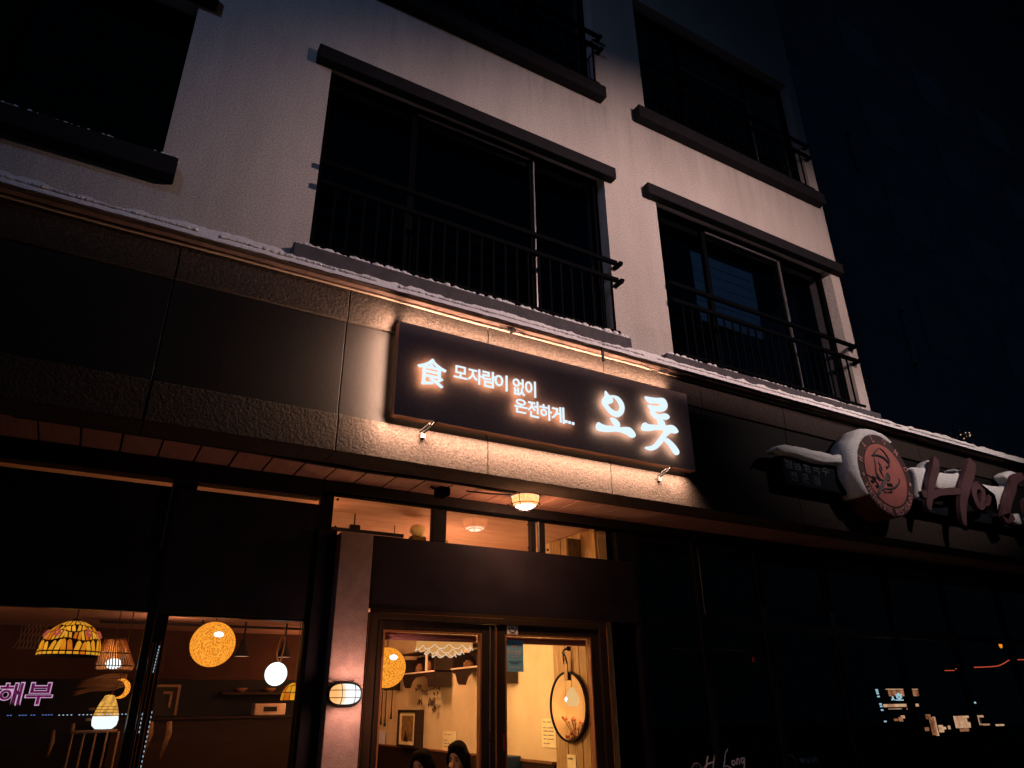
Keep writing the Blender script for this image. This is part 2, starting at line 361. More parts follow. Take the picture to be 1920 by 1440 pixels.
R_BAR = [[3.944, 3.801], [3.978, 3.811], [3.996, 3.796], [4.071, 3.804], [4.14, 3.814], [4.209, 3.823], [4.274, 3.843], [4.318, 3.834], [4.347, 3.807], [4.355, 3.783], [4.313, 3.763], [4.271, 3.768], [4.234, 3.745], [4.196, 3.71], [4.155, 3.659], [4.101, 3.601], [4.055, 3.568], [3.994, 3.55], [3.943, 3.559], [3.935, 3.576], [3.999, 3.59], [4.041, 3.613], [4.087, 3.659], [4.14, 3.717], [4.187, 3.77], [4.155, 3.774], [4.086, 3.76], [4.009, 3.735], [3.935, 3.724], [3.913, 3.737], [3.926, 3.772]]
R_LEG = [[4.197, 3.708], [4.246, 3.686], [4.291, 3.655], [4.322, 3.621], [4.337, 3.591], [4.319, 3.562], [4.281, 3.556], [4.257, 3.578], [4.234, 3.612], [4.205, 3.646], [4.167, 3.667]]
SMALL_GLYPHS = [["食", 1.799, 2.033, 3.72, 3.944], ["모", 2.098, 2.212, 3.837, 3.941], ["자", 2.218, 2.346, 3.82, 3.95], ["람", 2.346, 2.466, 3.815, 3.955], ["이", 2.454, 2.572, 3.815, 3.951], ["없", 2.62, 2.734, 3.804, 3.952], ["이", 2.736, 2.838, 3.815, 3.957], ["온", 2.634, 2.752, 3.654, 3.774], ["전", 2.758, 2.86, 3.64, 3.782], ["하", 2.87, 2.986, 3.64, 3.774], ["게", 2.984, 3.108, 3.637, 3.781]]
DOTS = [[3.125, 3.662], [3.158, 3.66], [3.193, 3.658]]
EMBLEM = {"hat": [[-0.024, 0.298], [-0.168, 0.187], [-0.078, 0.206], [0.029, 0.191], [0.098, 0.146], [0.103, 0.197], [0.056, 0.264], [-0.01, 0.299]], "brim": [[-0.19, 0.183], [-0.107, 0.203], [-0.011, 0.198], [0.056, 0.167], [0.092, 0.131]], "hair": [[-0.149, 0.163], [-0.153, 0.112], [-0.162, 0.047], [-0.175, -0.009], [-0.162, -0.069], [-0.129, -0.091]], "face": [[0.077, 0.129], [0.099, 0.118], [0.063, 0.09], [0.039, 0.096], [0.037, 0.059]], "neck": [[-0.057, 0.108], [-0.093, 0.049], [-0.08, 0.005], [-0.054, -0.036]], "collar": [[-0.091, 0.131], [-0.067, 0.08], [-0.055, 0.036]], "arm": [[0.008, 0.018], [0.046, -0.013], [0.021, -0.061], [-0.049, -0.062]], "body": [[-0.153, -0.005], [-0.137, -0.057], [-0.082, -0.076], [-0.028, -0.041]], "stalk": [[0.041, 0.032], [-0.071, -0.083], [-0.177, -0.186], [-0.249, -0.265]], "stalk2": [[0.06, 0.026], [-0.042, -0.079], [-0.148, -0.182], [-0.226, -0.266]], "stem_left": [[-0.344, -0.046], [-0.283, -0.064], [-0.226, -0.096], [-0.175, -0.142]], "leaf_a": [[-0.298, -0.106], [-0.249, -0.121]], "leaf_b": [[-0.234, -0.154], [-0.181, -0.16]], "leaf_c": [[-0.253, -0.055], [-0.2, -0.079]], "sickle": [[0.217, -0.011], [0.208, -0.053], [0.145, -0.107], [0.059, -0.146], [-0.045, -0.164], [-0.098, -0.158]], "grain_a": [[-0.021, -0.098], [0.011, -0.125]], "grain_b": [[0.021, -0.097], [0.063, -0.118]], "grain_c": [[-0.099, -0.198], [-0.084, -0.213]], "grain_d": [[-0.041, -0.19], [-0.035, -0.211]], "grain_e": [[0.006, -0.175], [0.018, -0.2]], "grain_f": [[-0.12, -0.178], [-0.112, -0.195]]}
H_LEFT = [[8.296, 4.125], [8.228, 3.996], [8.088, 3.82], [7.977, 3.653], [7.902, 3.532], [7.866, 3.463]]
H_RIGHT = [[9.086, 4.213], [8.932, 4.022], [8.75, 3.825], [8.639, 3.674], [8.557, 3.53], [8.506, 3.356]]
H_BAR = [[7.919, 3.598], [8.166, 3.695], [8.41, 3.742], [8.645, 3.78]]
H_TAIL = [[7.824, 3.633], [7.998, 3.665]]
A_LOOP = [[9.133, 3.829], [9.08, 3.885], [9.001, 3.89], [8.925, 3.818], [8.904, 3.723], [8.941, 3.635], [9.034, 3.662], [9.11, 3.811]]
A_TAIL = [[9.144, 3.878], [9.091, 3.746], [9.1, 3.685], [9.186, 3.719], [9.254, 3.798]]
L_STEM = [[10.245, 4.194], [9.998, 4.109], [9.879, 3.976], [9.697, 3.807], [9.551, 3.646], [9.466, 3.543], [9.677, 3.59]]
SNOW_A = [[7.898, 3.99], [8.098, 4.003], [8.207, 4.034], [8.231, 4.093], [8.336, 4.149], [8.416, 4.126], [8.425, 4.051], [8.357, 3.951], [8.236, 3.875], [8.092, 3.796], [7.996, 3.716], [7.914, 3.61], [7.89, 3.626], [7.927, 3.774], [7.923, 3.899]]
SNOW_B = [[8.409, 4.001], [8.657, 4.025], [8.81, 4.031], [8.997, 4.103], [8.808, 4.099], [8.875, 4.127], [9.039, 4.133], [9.133, 4.102], [9.151, 4.04], [9.081, 3.966], [8.97, 3.903], [8.673, 3.832], [8.424, 3.791], [8.321, 3.785]]
SNOW_C = [[9.169, 3.978], [9.315, 3.994], [9.507, 3.984], [9.906, 4.026], [10.084, 4.104], [9.923, 4.166], [10.039, 4.243], [10.214, 4.286], [10.351, 4.253], [10.132, 4.136], [10.176, 4.066], [10.125, 3.975], [9.98, 3.89], [9.782, 3.824], [9.681, 3.771], [9.491, 3.574], [9.465, 3.618], [9.544, 3.754], [9.57, 3.887], [9.449, 3.871], [9.372, 3.941], [9.249, 3.973]]
SNOW_BOARD = [[5.542, 3.791], [5.586, 3.842], [5.698, 3.884], [5.841, 3.887], [6.041, 3.892], [6.237, 3.888], [6.371, 3.895], [6.459, 3.883], [6.68, 3.947], [6.771, 3.887], [6.658, 3.762], [6.626, 3.753], [6.548, 3.823], [6.337, 3.779], [6.171, 3.775], [6.005, 3.782], [5.843, 3.794], [5.681, 3.791], [5.616, 3.81]]
# ================================================================== SETTING
boxo('ground', -60, 60, -40, 60, -.30, -.12, M['asphalt'], kind='structure')
boxo('pavement', -20, 24, -3.2, .86, -.12, 0, M['pavement'], bevel=.01, kind='structure')
g = MB(); g.box(-8, 15.8, .9, 9, -.12, .01); g.build('shop_floor', M['tile_floor'], kind='structure')

# ------------------------------------------------------------------ upper storeys
def sheet(xs, zs, holes, y, depth):
    mb = MB()
    def inhole(cx, cz): return any(a < cx < b and c < cz < d for a, b, c, d in holes)
    for i in range(len(xs)-1):
        for j in range(len(zs)-1):
            if not inhole((xs[i]+xs[i+1])/2, (zs[j]+zs[j+1])/2):
                mb.add([(xs[i], y, zs[j]), (xs[i+1], y, zs[j]), (xs[i+1], y, zs[j+1]), (xs[i], y, zs[j+1])], [(0, 1, 2, 3)])
    for a, b, c, d in holes:
        mb.add([(a, y, c), (a, y+depth, c), (a, y+depth, d), (a, y, d)], [(0, 1, 2, 3)])
        mb.add([(b, y, c), (b, y, d), (b, y+depth, d), (b, y+depth, c)], [(0, 1, 2, 3)])
        mb.add([(a, y, c), (b, y, c), (b, y+depth, c), (a, y+depth, c)], [(0, 1, 2, 3)])
        mb.add([(a, y, d), (a, y+depth, d), (b, y+depth, d), (b, y, d)], [(0, 1, 2, 3)])
    return mb
OPEN = [(.93, 3.85, 4.70, 6.66), (4.555, 7.47, 4.66, 6.64), (-3.3, -.155, 5.06, 6.66),
        (.93, 3.85, 7.83, 9.85), (4.555, 7.47, 7.83, 9.85), (-3.3, -.155, 8.2, 9.85)]
bld = thing('apartment_building', (0, 0, 4.46), 'cream rendered apartment storeys with big dark windows above the shops', 'building')
xs = sorted({-9., 7.645, *[v for o in OPEN for v in o[:2]]}); zs = sorted({4.40, 13., *[v for o in OPEN for v in o[2:]]})
wl = sheet(xs, zs, OPEN, 0, .22)
wl.add([(7.645, 0, 4.4), (7.645, 9, 4.4), (7.645, 9, 13), (7.645, 0, 13)], [(0, 1, 2, 3)])
wl.add([(-9, 0, 13), (7.645, 0, 13), (7.645, 9, 13), (-9, 9, 13)], [(0, 1, 2, 3)])
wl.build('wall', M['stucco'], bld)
# dark rooms behind the panes
for (a, b, c, d) in OPEN:
    r = MB(); r.add([(a-.3, 3, c-.3), (b+.12, 3, c-.3), (b+.12, 3, d+.2), (a-.3, 3, d+.2), (a-.3, .24, c-.3), (b+.12, .24, c-.3), (b+.12, .24, d+.2), (a-.3, .24, d+.2)],
                    [(0, 1, 2, 3), (0, 1, 5, 4), (1, 2, 6, 5), (2, 3, 7, 6), (3, 0, 4, 7)])
    r.build('room', M['dark_room'], bld)
def window(a, b, c, d, mull, trans=None):
    f = MB()
    w = .055; y0, y1 = .13, .20
    f.box(a, a+w, y0, y1, c, d); f.box(b-w, b, y0, y1, c, d); f.box(a+w, b-w, y0, y1, d-w, d); f.box(a+w, b-w, y0, y1, c, c+w)
    for m in mull: f.box(m-.03, m+.03, y0+.01, y1-.01, c+w, d-w)
    win = f.build('window', M['dark_metal'], bld)
    ed = [a+w]+[v for m in mull for v in (m-.03, m+.03)]+[b-w]
    for k in range(0, len(ed), 2):
        MB().box(ed[k], ed[k+1], .160, .166, c+w, d-w).build('pane', M['window_glass'], win)
    if trans:
        x0, x1, z = trans
        MB().box(x0+.03, x1-.03, .122, .14, z-.012, z+.006).build('bead', M['alu'], win)
        MB().box(x1-.008, x1+.004, .115, .139, c+w, z).build('bead', M['alu'], win)
    return win
window(.93, 3.85, 4.70, 6.66, [1.77, 3.04], (1.76, 3.05, 6.59))
window(4.555, 7.47, 4.66, 6.64, [5.38, 6.63], (5.38, 6.64, 6.555))
window(-3.3, -.155, 5.06, 6.66, [-2.2, -1.2])
window(.93, 3.85, 7.83, 9.85, [1.77, 3.04])
window(4.555, 7.47, 7.83, 9.85, [5.38, 6.63], (5.38, 6.64, 9.2))
window(-3.3, -.155, 8.2, 9.85, [-2.2, -1.2])
# pale roller blinds and curtains inside
bl = thing('roller_blind', (6.0, .45, 4.9), 'pale blue blind half drawn behind the right-hand window', 'blind')
for k in range(14): MB().box(5.45, 6.50, .43+.004*(k % 2), .445+.004*(k % 2), 5.55+k*.068, 5.614+k*.068).build('slat', M['blind'], bl)
for (x, z, p_) in ((2.6, 5.7, .9), (6.0, 5.7, 1.1)): pointlight('added_room_fill', (x, 1.4, z), p_, (.12, .45, 1.0), .2)  # added dim blue fills that lift the dark rooms
# lintels and sills
def slab(name, a, b, y0, z0, z1):
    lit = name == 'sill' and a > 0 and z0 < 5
    mb = MB(); mb.box(a, b, y0, -.002, z0, z1); return mb.build(name, M['sill_stone' if lit else 'lintel_shaded_sill'], bld, bevel=.006)  # left and upper sills get the darker stone in place of shade
for a, b in ((.79, 3.94), (4.375, 7.62), (-3.5, -.03)):
    slab('lintel', a, b, -.10, 6.555 if a > 0 else 6.66, 6.70 if a > 0 else 6.80)
slab('sill', .80, 3.925, -.12, 4.505, 4.65); slab('sill', 4.35, 7.63, -.12, 4.455, 4.61); slab('sill', -3.5, -.048, -.12, 4.90, 5.055)
slab('sill', .78, 3.89, -.12, 7.66, 7.82); slab('sill', 4.35, 7.56, -.12, 7.63, 7.80); slab('sill', -3.5, -.05, -.12, 8.0, 8.15)

# ------------------------------------------------------------------ window railings
RAIL = 'iron railings across the flat windows'
def railing(a, b, z0, ztop, label, scroll=True):
    t = thing('window_railing', ((a+b)/2, -.06, z0), label, 'railing', RAIL)
    for dz, r in ((0, .022), (-.20, .022)):
        z = ztop+dz
        MB().box(a-.02, b+.03, -.085, -.045, z-.028, z+.02).build('rail', M['dark_metal'], t, bevel=.006)
        e = MB(); e.box(b+.03, b+.075, -.10, .0, z-.03, z-.005); e.box(b+.05, b+.09, -.09, -.02, z-.005, z+.02); e.build('bracket', M['dark_metal'], t)
    MB().box(a, b, -.075, -.055, z0+.04, z0+.065).build('rail', M['dark_metal'], t)
    k = a+.12; base = None
    while k < b-.05:
        if base is None: base = MB().box(k-.009, k+.009, -.072, -.058, z0+.065, ztop-.228).build('baluster', M['dark_metal'], t); k0 = k
        else:
            c = base.copy(); C.objects.link(c); c.location.x = base.location.x+(k-k0)
        k += .118
    return t
railing(.95, 3.84, 4.66, 5.50, 'dark iron railing across the wide middle window above the lit sign')
railing(4.57, 7.45, 4.63, 5.49, 'dark iron railing across the window at the right corner of the building')
railing(.95, 3.84, 7.83, 8.66, 'dark iron railing of the upper window cut by the top of the photo')
railing(4.57, 7.45, 7.81, 8.65, 'dark iron railing of the upper right window beside the corner')

# ------------------------------------------------------------------ cornice flashing
cor = thing('cornice', (3, 0, 4.46), 'thin metal ledge running along the top of the shop fascia under the snow', 'ledge')
MB().box(-9, 16, -.10, .05, 4.452, 4.470).build('flashing', M['flashing'], cor)
MB().box(-9, 16, -.104, -.100, 4.440, 4.472).build('drip_edge', M['flashing'], cor)
cp = [( -2+.35*i, -.026+.003*math.sin(i*1.7), 4.436+.004*math.sin(i*.8+1)) for i in range(26)]
MB().ring(cp, .011, 8).build('conduit', M['conduit'], None, True, label='thin pale conduit pipe running under the snowy ledge', cat='pipe')
cl = thing('cable_clip', (3.58, -.07, 4.3), 'short black clip hanging over the snowy ledge above the sign', 'clip')
MB().box(3.565, 3.585, -.125, -.108, 4.33, 4.45).build('strap', M['black'], cl); MB().box(3.560, 3.590, -.135, -.105, 4.45, 4.53).build('buckle', M['black'], cl)
tw = MB(); tw.box(2.62, 2.70, -.075, -.055, 4.418, 4.440); tw.box(2.655, 2.675, -.09, -.05, 4.405, 4.452); tw.ring([(2.55, -.06, 4.44), (2.63, -.07, 4.425), (2.72, -.06, 4.43), (2.80, -.05, 4.425)], .006, 6)
tw.build('cable_tie', M['black'], None, label='dark knot of cable tied under the ledge at the middle of the fascia', cat='cable tie')
tw = MB(); tw.ring([(4.05, -.08, 4.43), (4.2, -.07, 4.40), (4.35, -.06, 4.425), (4.5, -.05, 4.42)], .006, 6); tw.box(4.28, 4.36, -.08, -.06, 4.41, 4.43)
tw.build('cable_tie', M['black'], None, label='dark cable loop under the ledge between the two lower flat windows', cat='cable tie')

# ------------------------------------------------------------------ stone fascia, slab by slab
fas = thing('stone_fascia', (3, 0, 3.15), 'dark granite fascia band over the shops, hammered top and bottom', 'wall')
PW = 1.19; X0 = 1.278-PW*7
def stones(z0, z1, y0, y1, mat, name, j=.003):
    for i in range(20):
        a = X0+PW*i+j; b = X0+PW*(i+1)-j
        dy = random.uniform(-.0015, .0015)
        MB().bbox(a, b, y0+dy, y1, z0, z1, .004).build(name, mat, fas)
stones(3.150, 3.420, -.010, .280, M['rough_stone'], 'lower_slab')
stones(3.424, 4.166, .012, .10, M['smooth_stone'], 'middle_slab')
stones(4.170, 4.448, -.010, .10, M['rough_stone'], 'upper_slab')
boxo('backing', -9, 15.7, .101, .20, 3.3, 4.448, M['soffit_gap'], fas)

# ------------------------------------------------------------------ soffit boards
sof = thing('porch_soffit', (3, .5, 3.17), 'slatted reddish ceiling under the fascia over the shop entrance', 'soffit')
P = .2385; k0 = 1.908-P*33
for i in range(92):
    a = k0+P*i+.007; b = a+P-.014; dz = random.uniform(-.002, .002)
    MB().box(a, b, .285, .80, 3.176+dz, 3.19+dz).build('board', M['soffit_board'], sof)
boxo('backing', -6, 14.3, .282, .86, 3.196, 3.22, M['soffit_gap'], sof)

# ------------------------------------------------------------------ snow (one mass per ledge)
def snow_strip(name, a, b, y0, y1, z0, h, label, step=.022, lump=1., ny=9, seed=0, cat='snow', base_pts=None):
    mb = MB(); n = int((b-a)/step); rows = []
    for i in range(n+1):
        x = a+(b-a)*i/n
        hh = h*(.80+.30*noise.noise((x*1.3+seed, 0, 0))+lump*.30*noise.noise((x*7+seed, 3, 0))+lump*.16*noise.noise((x*23+seed, 5, 0)))
        e = min(1, (i+.5)/4, (n-i+.5)/4); hh = max(.004, hh*e)
        for j in range(ny):
            t = j/(ny-1); an = PI*t
            yy = (y0+y1)/2-(y1-y0)/2*math.cos(an)*(1+.10*lump*noise.noise((x*9+seed, j, 1)))
            q = abs(math.sin(an))**.45
            zz = z0+hh*q+.012*lump*noise.noise((x*16+seed, j*1.3, 7))*(q > .2)
            if j == 0: zz = z0-.014-.008*abs(noise.noise((x*9, seed, 2)))*lump; yy -= .012
            mb.v.append((x, yy, zz))
    for i in range(n):
        for j in range(ny-1):
            q = i*ny+j; mb.f.append((q, q+ny, q+ny+1, q+1))
    return mb.build(name, M['snow'], None, True, kind='stuff', label=label, cat=cat)
snow_strip('snow_on_cornice', -9, 16, -.130, .01, 4.471, .115, 'long ridge of snow lying along the cornice ledge', step=.02, lump=.8)
def snow_crumbs(name, a, b, y0, y1, z0, h, label, seed, gaps=.0):
    mb = MB(); rnd = random.Random(seed); x = a
    while x < b:
        n1 = noise.noise((x*2.3+seed, 0, 0))
        if n1 > gaps-.35:
            s = h*(.55+.5*abs(n1)+rnd.random()*.5)
            n = 6
            for q in range(2):
                cx, cy = x+rnd.uniform(-.01, .01), y0+(y1-y0)*rnd.uniform(.1, .9)
                vs = []
                for (dz, rr) in ((-.3, 1.), (.25, 1.1), (.75, .8), (1., .3)):
                    for k in range(n):
                        t = 2*PI*k/n+dz; w = rr*s*(.7+.5*rnd.random()); vs.append((cx+w*math.cos(t), cy+w*math.sin(t)*.9, z0+dz*s*(1+.2*rnd.random())))
                fs = [tuple(range(n))[::-1], tuple(range(3*n, 4*n))]
                for i in range(3):
                    for k in range(n): fs.append((i*n+k, i*n+(k+1) % n, (i+1)*n+(k+1) % n, (i+1)*n+k))
                mb.add(vs, fs)
        x += h*.62*(.7+rnd.random()*.6)
    return mb.build(name, M['snow'], None, True, kind='stuff', label=label, cat='snow')
snow_crumbs('snow_on_sill', .82, 3.90, -.105, -.03, 4.652, .030, 'crumbly snow on the sill of the wide middle window', 3, -.05)
snow_crumbs('snow_on_sill', 4.38, 5.0, -.105, -.03, 4.612, .026, 'crumbly snow at the left end of the right window sill', 5, -.1)
snow_crumbs('snow_on_sill', 5.0, 7.60, -.105, -.04, 4.612, .017, 'thin broken crust of snow along the right window sill', 6, .05)
snow_crumbs('snow_on_sill', -2.4, -.06, -.105, -.03, 5.057, .017, 'thin broken snow on the sill of the left window', 9, .1)

snow_crumbs('loose_snow_on_cornice', -2.5, 9.5, -.138, -.118, 4.500, .014, 'small snow lumps bulging over the front lip of the cornice', 33, -.12)

# unseen floodlight behind the viewer; its added lip plate cuts the beam at the ledge
fl_ = thing('floodlight', (5.2, -5.9, 0), 'unseen street floodlight on a pole with a plate added to shade the fascia', 'floodlight')
MB().ring([(5.2, -6.1, -.12), (5.2, -6.1, 6.3)], .06, 12).build('pole', M['dark_metal'], fl_)
MB().box(4.9, 5.5, -6.15, -5.80, 6.4, 6.8).build('housing', M['dark_metal'], fl_, bevel=.02)
MB().box(1.6, 8.8, -4.42, -4.40, 5.50, 6.098).build('lip', M['dark_metal'], fl_); MB().box(5.15, 5.25, -5.8, -4.42, 5.60, 5.66).build('arm', M['dark_metal'], fl_)  # added plate, out of view, keeps the beam off the fascia
MB().box(5.15, 5.25, -6.05, -5.79, 5.60, 5.66).build('arm', M['dark_metal'], fl_)

# ------------------------------------------------------------------ main lightbox sign
sg = thing('shop_sign', (3.1, -.05, 3.46), 'wide dark box sign with glowing white Korean lettering and a warm backlight', 'sign')
SX0, SX1, SZ0, SZ1, SY = 1.652, 4.560, 3.462, 4.225, -.100
MB().box(SX0, SX1, SY, SY+.012, SZ0, SZ1).build('face', M['sign_panel'], sg)
rr = MB(); yb = -.025
for q in ((SX0, SX0+.012, SZ0, SZ1), (SX1-.012, SX1, SZ0, SZ1), (SX0+.012, SX1-.012, SZ0, SZ0+.012), (SX0+.012, SX1-.012, SZ1-.012, SZ1)):
    rr.box(q[0], q[1], SY+.0121, yb, q[2], q[3])
rr.build('return', M['sign_wood'], sg)
boxo('back', SX0+.0125, SX1-.0125, -.040, -.030, SZ0+.0125, SZ1-.0125, M['black'], sg)
M['strip'] = glow('led_strip_glow', (1.0, .52, .28), 12)
for q in ((SX0+.05, SX1-.05, SZ0+.03, SZ0+.045), (SX0+.05, SX1-.05, SZ1-.045, SZ1-.03), (SX0+.03, SX0+.045, SZ0+.06, SZ1-.06)):
    MB().box(q[0], q[1], -.029, -.024, q[2], q[3]).build('led_strip', M['strip'], sg)
def area(name, loc, aim, sx, sy, power, col, parent, spread=100):
    l = bpy.data.lights.new(name, 'AREA'); l.shape = 'RECTANGLE'; l.size = sx; l.size_y = sy; l.energy = power; l.color = col; l.spread = math.radians(spread)
    o = bpy.data.objects.new(name, l); C.objects.link(o); o.parent = parent
    o.location = Vector(loc)-world_of(parent)
    d = (Vector(aim)-Vector(loc)).normalized(); z = -d; x = Vector((1, 0, 0)) if abs(d.x) < .7 else Vector((0, 0, 1)); y = z.cross(x).normalized(); x = y.cross(z)
    o.rotation_euler = Matrix((x, y, z)).transposed().to_euler(); return o
WARM = (1.0, .60, .39)
area('sign_backlight', (3.05, -.110, 3.452), (3.05, .02, 3.22), 2.88, .03, 74, WARM, sg)
area('sign_backlight', (3.05, -.085, 4.240), (3.05, .03, 4.40), 2.66, .02, 30, WARM, sg)
area('sign_backlight', (1.628, -.095, 3.84), (1.36, .07, 3.84), .70, .03, 18, WARM, sg, 112)
area('sign_backlight', (1.640, -.100, 3.452), (1.40, .02, 3.28), .10, .03, 4.5, WARM, sg, 125)
area('sign_backlight', (1.640, -.090, 4.238), (1.42, .02, 4.36), .10, .03, 2.6, WARM, sg, 125)
# lettering
oh_ = [sum(p[k] for p in O_HOLE)/len(O_HOLE) for k in (0, 1)]; O_HOLE = [[oh_[0]+(p[0]-oh_[0])*1.18, oh_[1]+(p[1]-oh_[1])*1.15] for p in O_HOLE]
obj_curve_poly([[O_RING, O_HOLE], [O_STEM], [O_BAR]], .010, -.150, 'letter', [M['letter_face'], M['letter_glow_big']], sg, 2)
obj_curve_poly([[R_TOP], [R_MID], [R_BAR], [R_LEG]], .010, -.150, 'letter', [M['letter_face'], M['letter_glow_big']], sg, 2)
for ch, a, b, c, d in SMALL_GLYPHS:
    g_ = MB()
    if ch == '食':      # doubled strokes for a heavier hand
        for q, (dx, dz) in enumerate(((-.0035, .001), (.0035, -.001), (0, .003))): glyph(g_, ch, a+dx, b+dx, c+dz, d+dz, -.146-.0012*q, .008, 0)
    else: glyph(g_, ch, a, b, c, d, -.146, .008, .014)
    o = g_.build('letter', [M['letter_face'], M['letter_glow']], sg); face_mats(o)
for x, z in DOTS:
    o = MB().box(x-.011, x+.011, -.146, -.138, z-.011, z+.011).build('dot', [M['letter_face'], M['letter_glow']], sg); face_mats(o)
# brackets under the box
def bracket(x, z, lab):
    t = thing('sign_bracket', (x, -.05, z), lab, 'bracket', 'brackets under the lit sign')
    MB().ring([(x-.02, -.012, z-.045), (x+.02, -.11, z+.005), (x+.045, -.125, z+.04)], .008, 8).build('arm', M['black'], t)
    MB().box(x-.035, x+.0, -.035, -.011, z-.075, z-.04).build('foot', M['alu'], t)
    MB().ring([(x-.045, -.03, z-.035), (x-.005, -.115, z+.012)], .007, 8).build('arm', M['black'], t)
bracket(1.93, 3.42, 'black bracket under the left end of the lit sign'); bracket(4.20, 3.41, 'thin bracket under the right end of the lit sign')

# ------------------------------------------------------------------ round restaurant sign and script letters
M['disc_red'] = surf('faded_red_disc', (.50, .16, .14), (.42, .13, .115), .6, scale=7)
M['disc_ring'] = surf('dark_maroon_ring', (.075, .032, .03), (.05, .022, .022), .6, scale=9)
M['drum'] = surf('dark_red_drum', (.13, .02, .02), (.08, .014, .016), .6, scale=9)
M['ring_letters'] = surf('pink_ring_letters', (.62, .32, .30), (.52, .26, .25), .6)
M['emblem'] = surf('emblem_black', (.02, .03, .045), (.014, .022, .034), .6)
M['script'] = surf('mauve_letters', (.12, .056, .064), (.08, .036, .044), .6, scale=5)
RC = (7.14, 3.745); RR = .455
rs = thing('round_sign', (RC[0], -.15, RC[1]-RR), 'round red and black restaurant sign showing a woman in a conical hat', 'sign')
MB().lathe([(0, -.285), (RR-.006, -.285), (RR, -.279), (RR, -.02), (0, -.02)], (RC[0], 0, RC[1]), 64, 'y').build('drum', [M['drum']], rs, False)
MB().lathe([(.352, -.287), (.352, -.298), (RR-.004, -.298), (RR-.004, -.2853), (.36, -.2853)], (RC[0], 0, RC[1]), 64, 'y').build('ring', M['disc_ring'], rs)
MB().lathe([(0, -.2855), (0, -.304), (.345, -.304), (.345, -.2857), (.01, -.2856)], (RC[0], 0, RC[1]), 64, 'y').build('disc', M['disc_red'], rs)
for k, pts in EMBLEM.items():
    r = .0085 if k in ('stalk', 'stalk2', 'hat', 'brim', 'sickle') else (.013 if k.startswith(('leaf', 'grain')) else .007)
    P3 = catmull([(RC[0]+a, -.3055, RC[1]+b) for a, b in pts], 4)
    tp = [r*(.55+.9*math.sin(PI*min(1, max(0, i/(len(P3)-1))))**.6) for i in range(len(P3))]
    o = MB().ring(P3, tp, 6).build('emblem_stroke', M['emblem'], rs)
def ring_text(s, rad, a0, a1, h, flip):
    n = len(s)
    for i, ch in enumerate(s):
        if ch == ' ': continue
        a = a0+(a1-a0)*i/(n-1) if n > 1 else a0
        mb = MB(); 
        if ch == '•': mb.lathe([(0, -.308), (.018, -.308), (.018, -.299)], (0, 0, 0), 12, 'y')
        else: glyph(mb, ch, -.33*h if ch != 'I' else -.09*h, .33*h if ch != 'I' else .09*h, -h/2, h/2, -.308, .009, .012)
        rot = a-PI/2 if not flip else a+PI/2; c, s_ = math.cos(rot), math.sin(rot)
        mb.v = [(RC[0]+rad*math.cos(a)+v[0]*c-v[2]*s_, v[1], RC[1]+rad*math.sin(a)+v[0]*s_+v[2]*c) for v in mb.v]
        mb.build('ring_letter', M['ring_letters'], rs)
D = math.radians
ring_text('HALONG', .402, D(163), D(17), .075, False)
ring_text('•', .402, D(187), D(187), .04, False); ring_text('•', .402, D(-8), D(-8), .04, False)
ring_text('VIETNAMESE RESTAURANT', .403, D(203), D(335), .066, True)
# wooden board to its left, with pale painted words
wb_ = thing('name_board', (6.05, -.12, 3.45), 'dark board with faint Korean lettering left of the round sign', 'sign')
M['board_dark'] = surf('dark_board', (.010, .014, .022), (.007, .010, .016), .8, scale=6, spec=.05)
M['faint_letter'] = surf('faint_letter', (.035, .055, .075), (.012, .02, .03), .7, scale=30)
MB().box(5.72, 6.66, -.135, -.02, 3.50, 3.80).build('board', M['board_dark'], wb_, bevel=.01)
x = 5.74
for ch in '월남쌀국수':
    glyph(MB(), ch, x, x+.115, 3.665, 3.77, -.142, .006, .01).build('letter', M['faint_letter'], wb_); x += .14
x = 5.80
for ch in '전문점':
    glyph(MB(), ch, x, x+.10, 3.545, 3.635, -.142, .006, .006).build('letter', M['faint_letter'], wb_); x += .17
# script letters
def ribbon(pts, w0, w1, yf, dep, parent, name='letter', mat=None):
    c = catmull([(p[0], 0, p[1]) for p in pts], 5); n = len(c); L = []; R = []
    for i, p in enumerate(c):
        d = (c[min(i+1, n-1)]-c[max(i-1, 0)]).normalized(); nn = Vector((-d.z, 0, d.x)); w = (w0+(w1-w0)*i/(n-1))*(1-.35*(abs(2*i/(n-1)-1)**8)) 
        L.append(p+nn*w); R.append(p-nn*w)
    mb = MB(); vs = []
    for i in range(n): vs += [(L[i].x, yf, L[i].z), (R[i].x, yf, R[i].z), (L[i].x, yf+dep, L[i].z), (R[i].x, yf+dep, R[i].z)]
    fs = [(0, 1, 3, 2), (4*n-4, 4*n-2, 4*n-1, 4*n-3)]
    for i in range(n-1):
        a, b = 4*i, 4*i+4; fs += [(a, b, b+1, a+1), (a+2, a+3, b+3, b+2), (a, a+2, b+2, b), (a+1, b+1, b+3, a+3)]
    return mb.add(vs, fs).build(name, mat or M['script'], parent)
sc = thing('script_sign', (8.8, -.2, 3.3), 'large mauve handwriting-style letters reading Ha Long on the fascia', 'sign')
ribbon(H_LEFT, .062, .045, -.262, .05, sc, 'stroke'); ribbon(H_RIGHT, .085, .05, -.264, .05, sc, 'stroke'); ribbon(H_BAR, .035, .045, -.258, .045, sc, 'stroke'); ribbon(H_TAIL, .045, .03, -.2565, .044, sc, 'stroke')
ribbon(A_LOOP, .045, .045, -.262, .05, sc, 'stroke'); ribbon(A_TAIL, .045, .03, -.265, .05, sc, 'stroke'); ribbon(L_STEM, .06, .06, -.262, .05, sc, 'stroke')
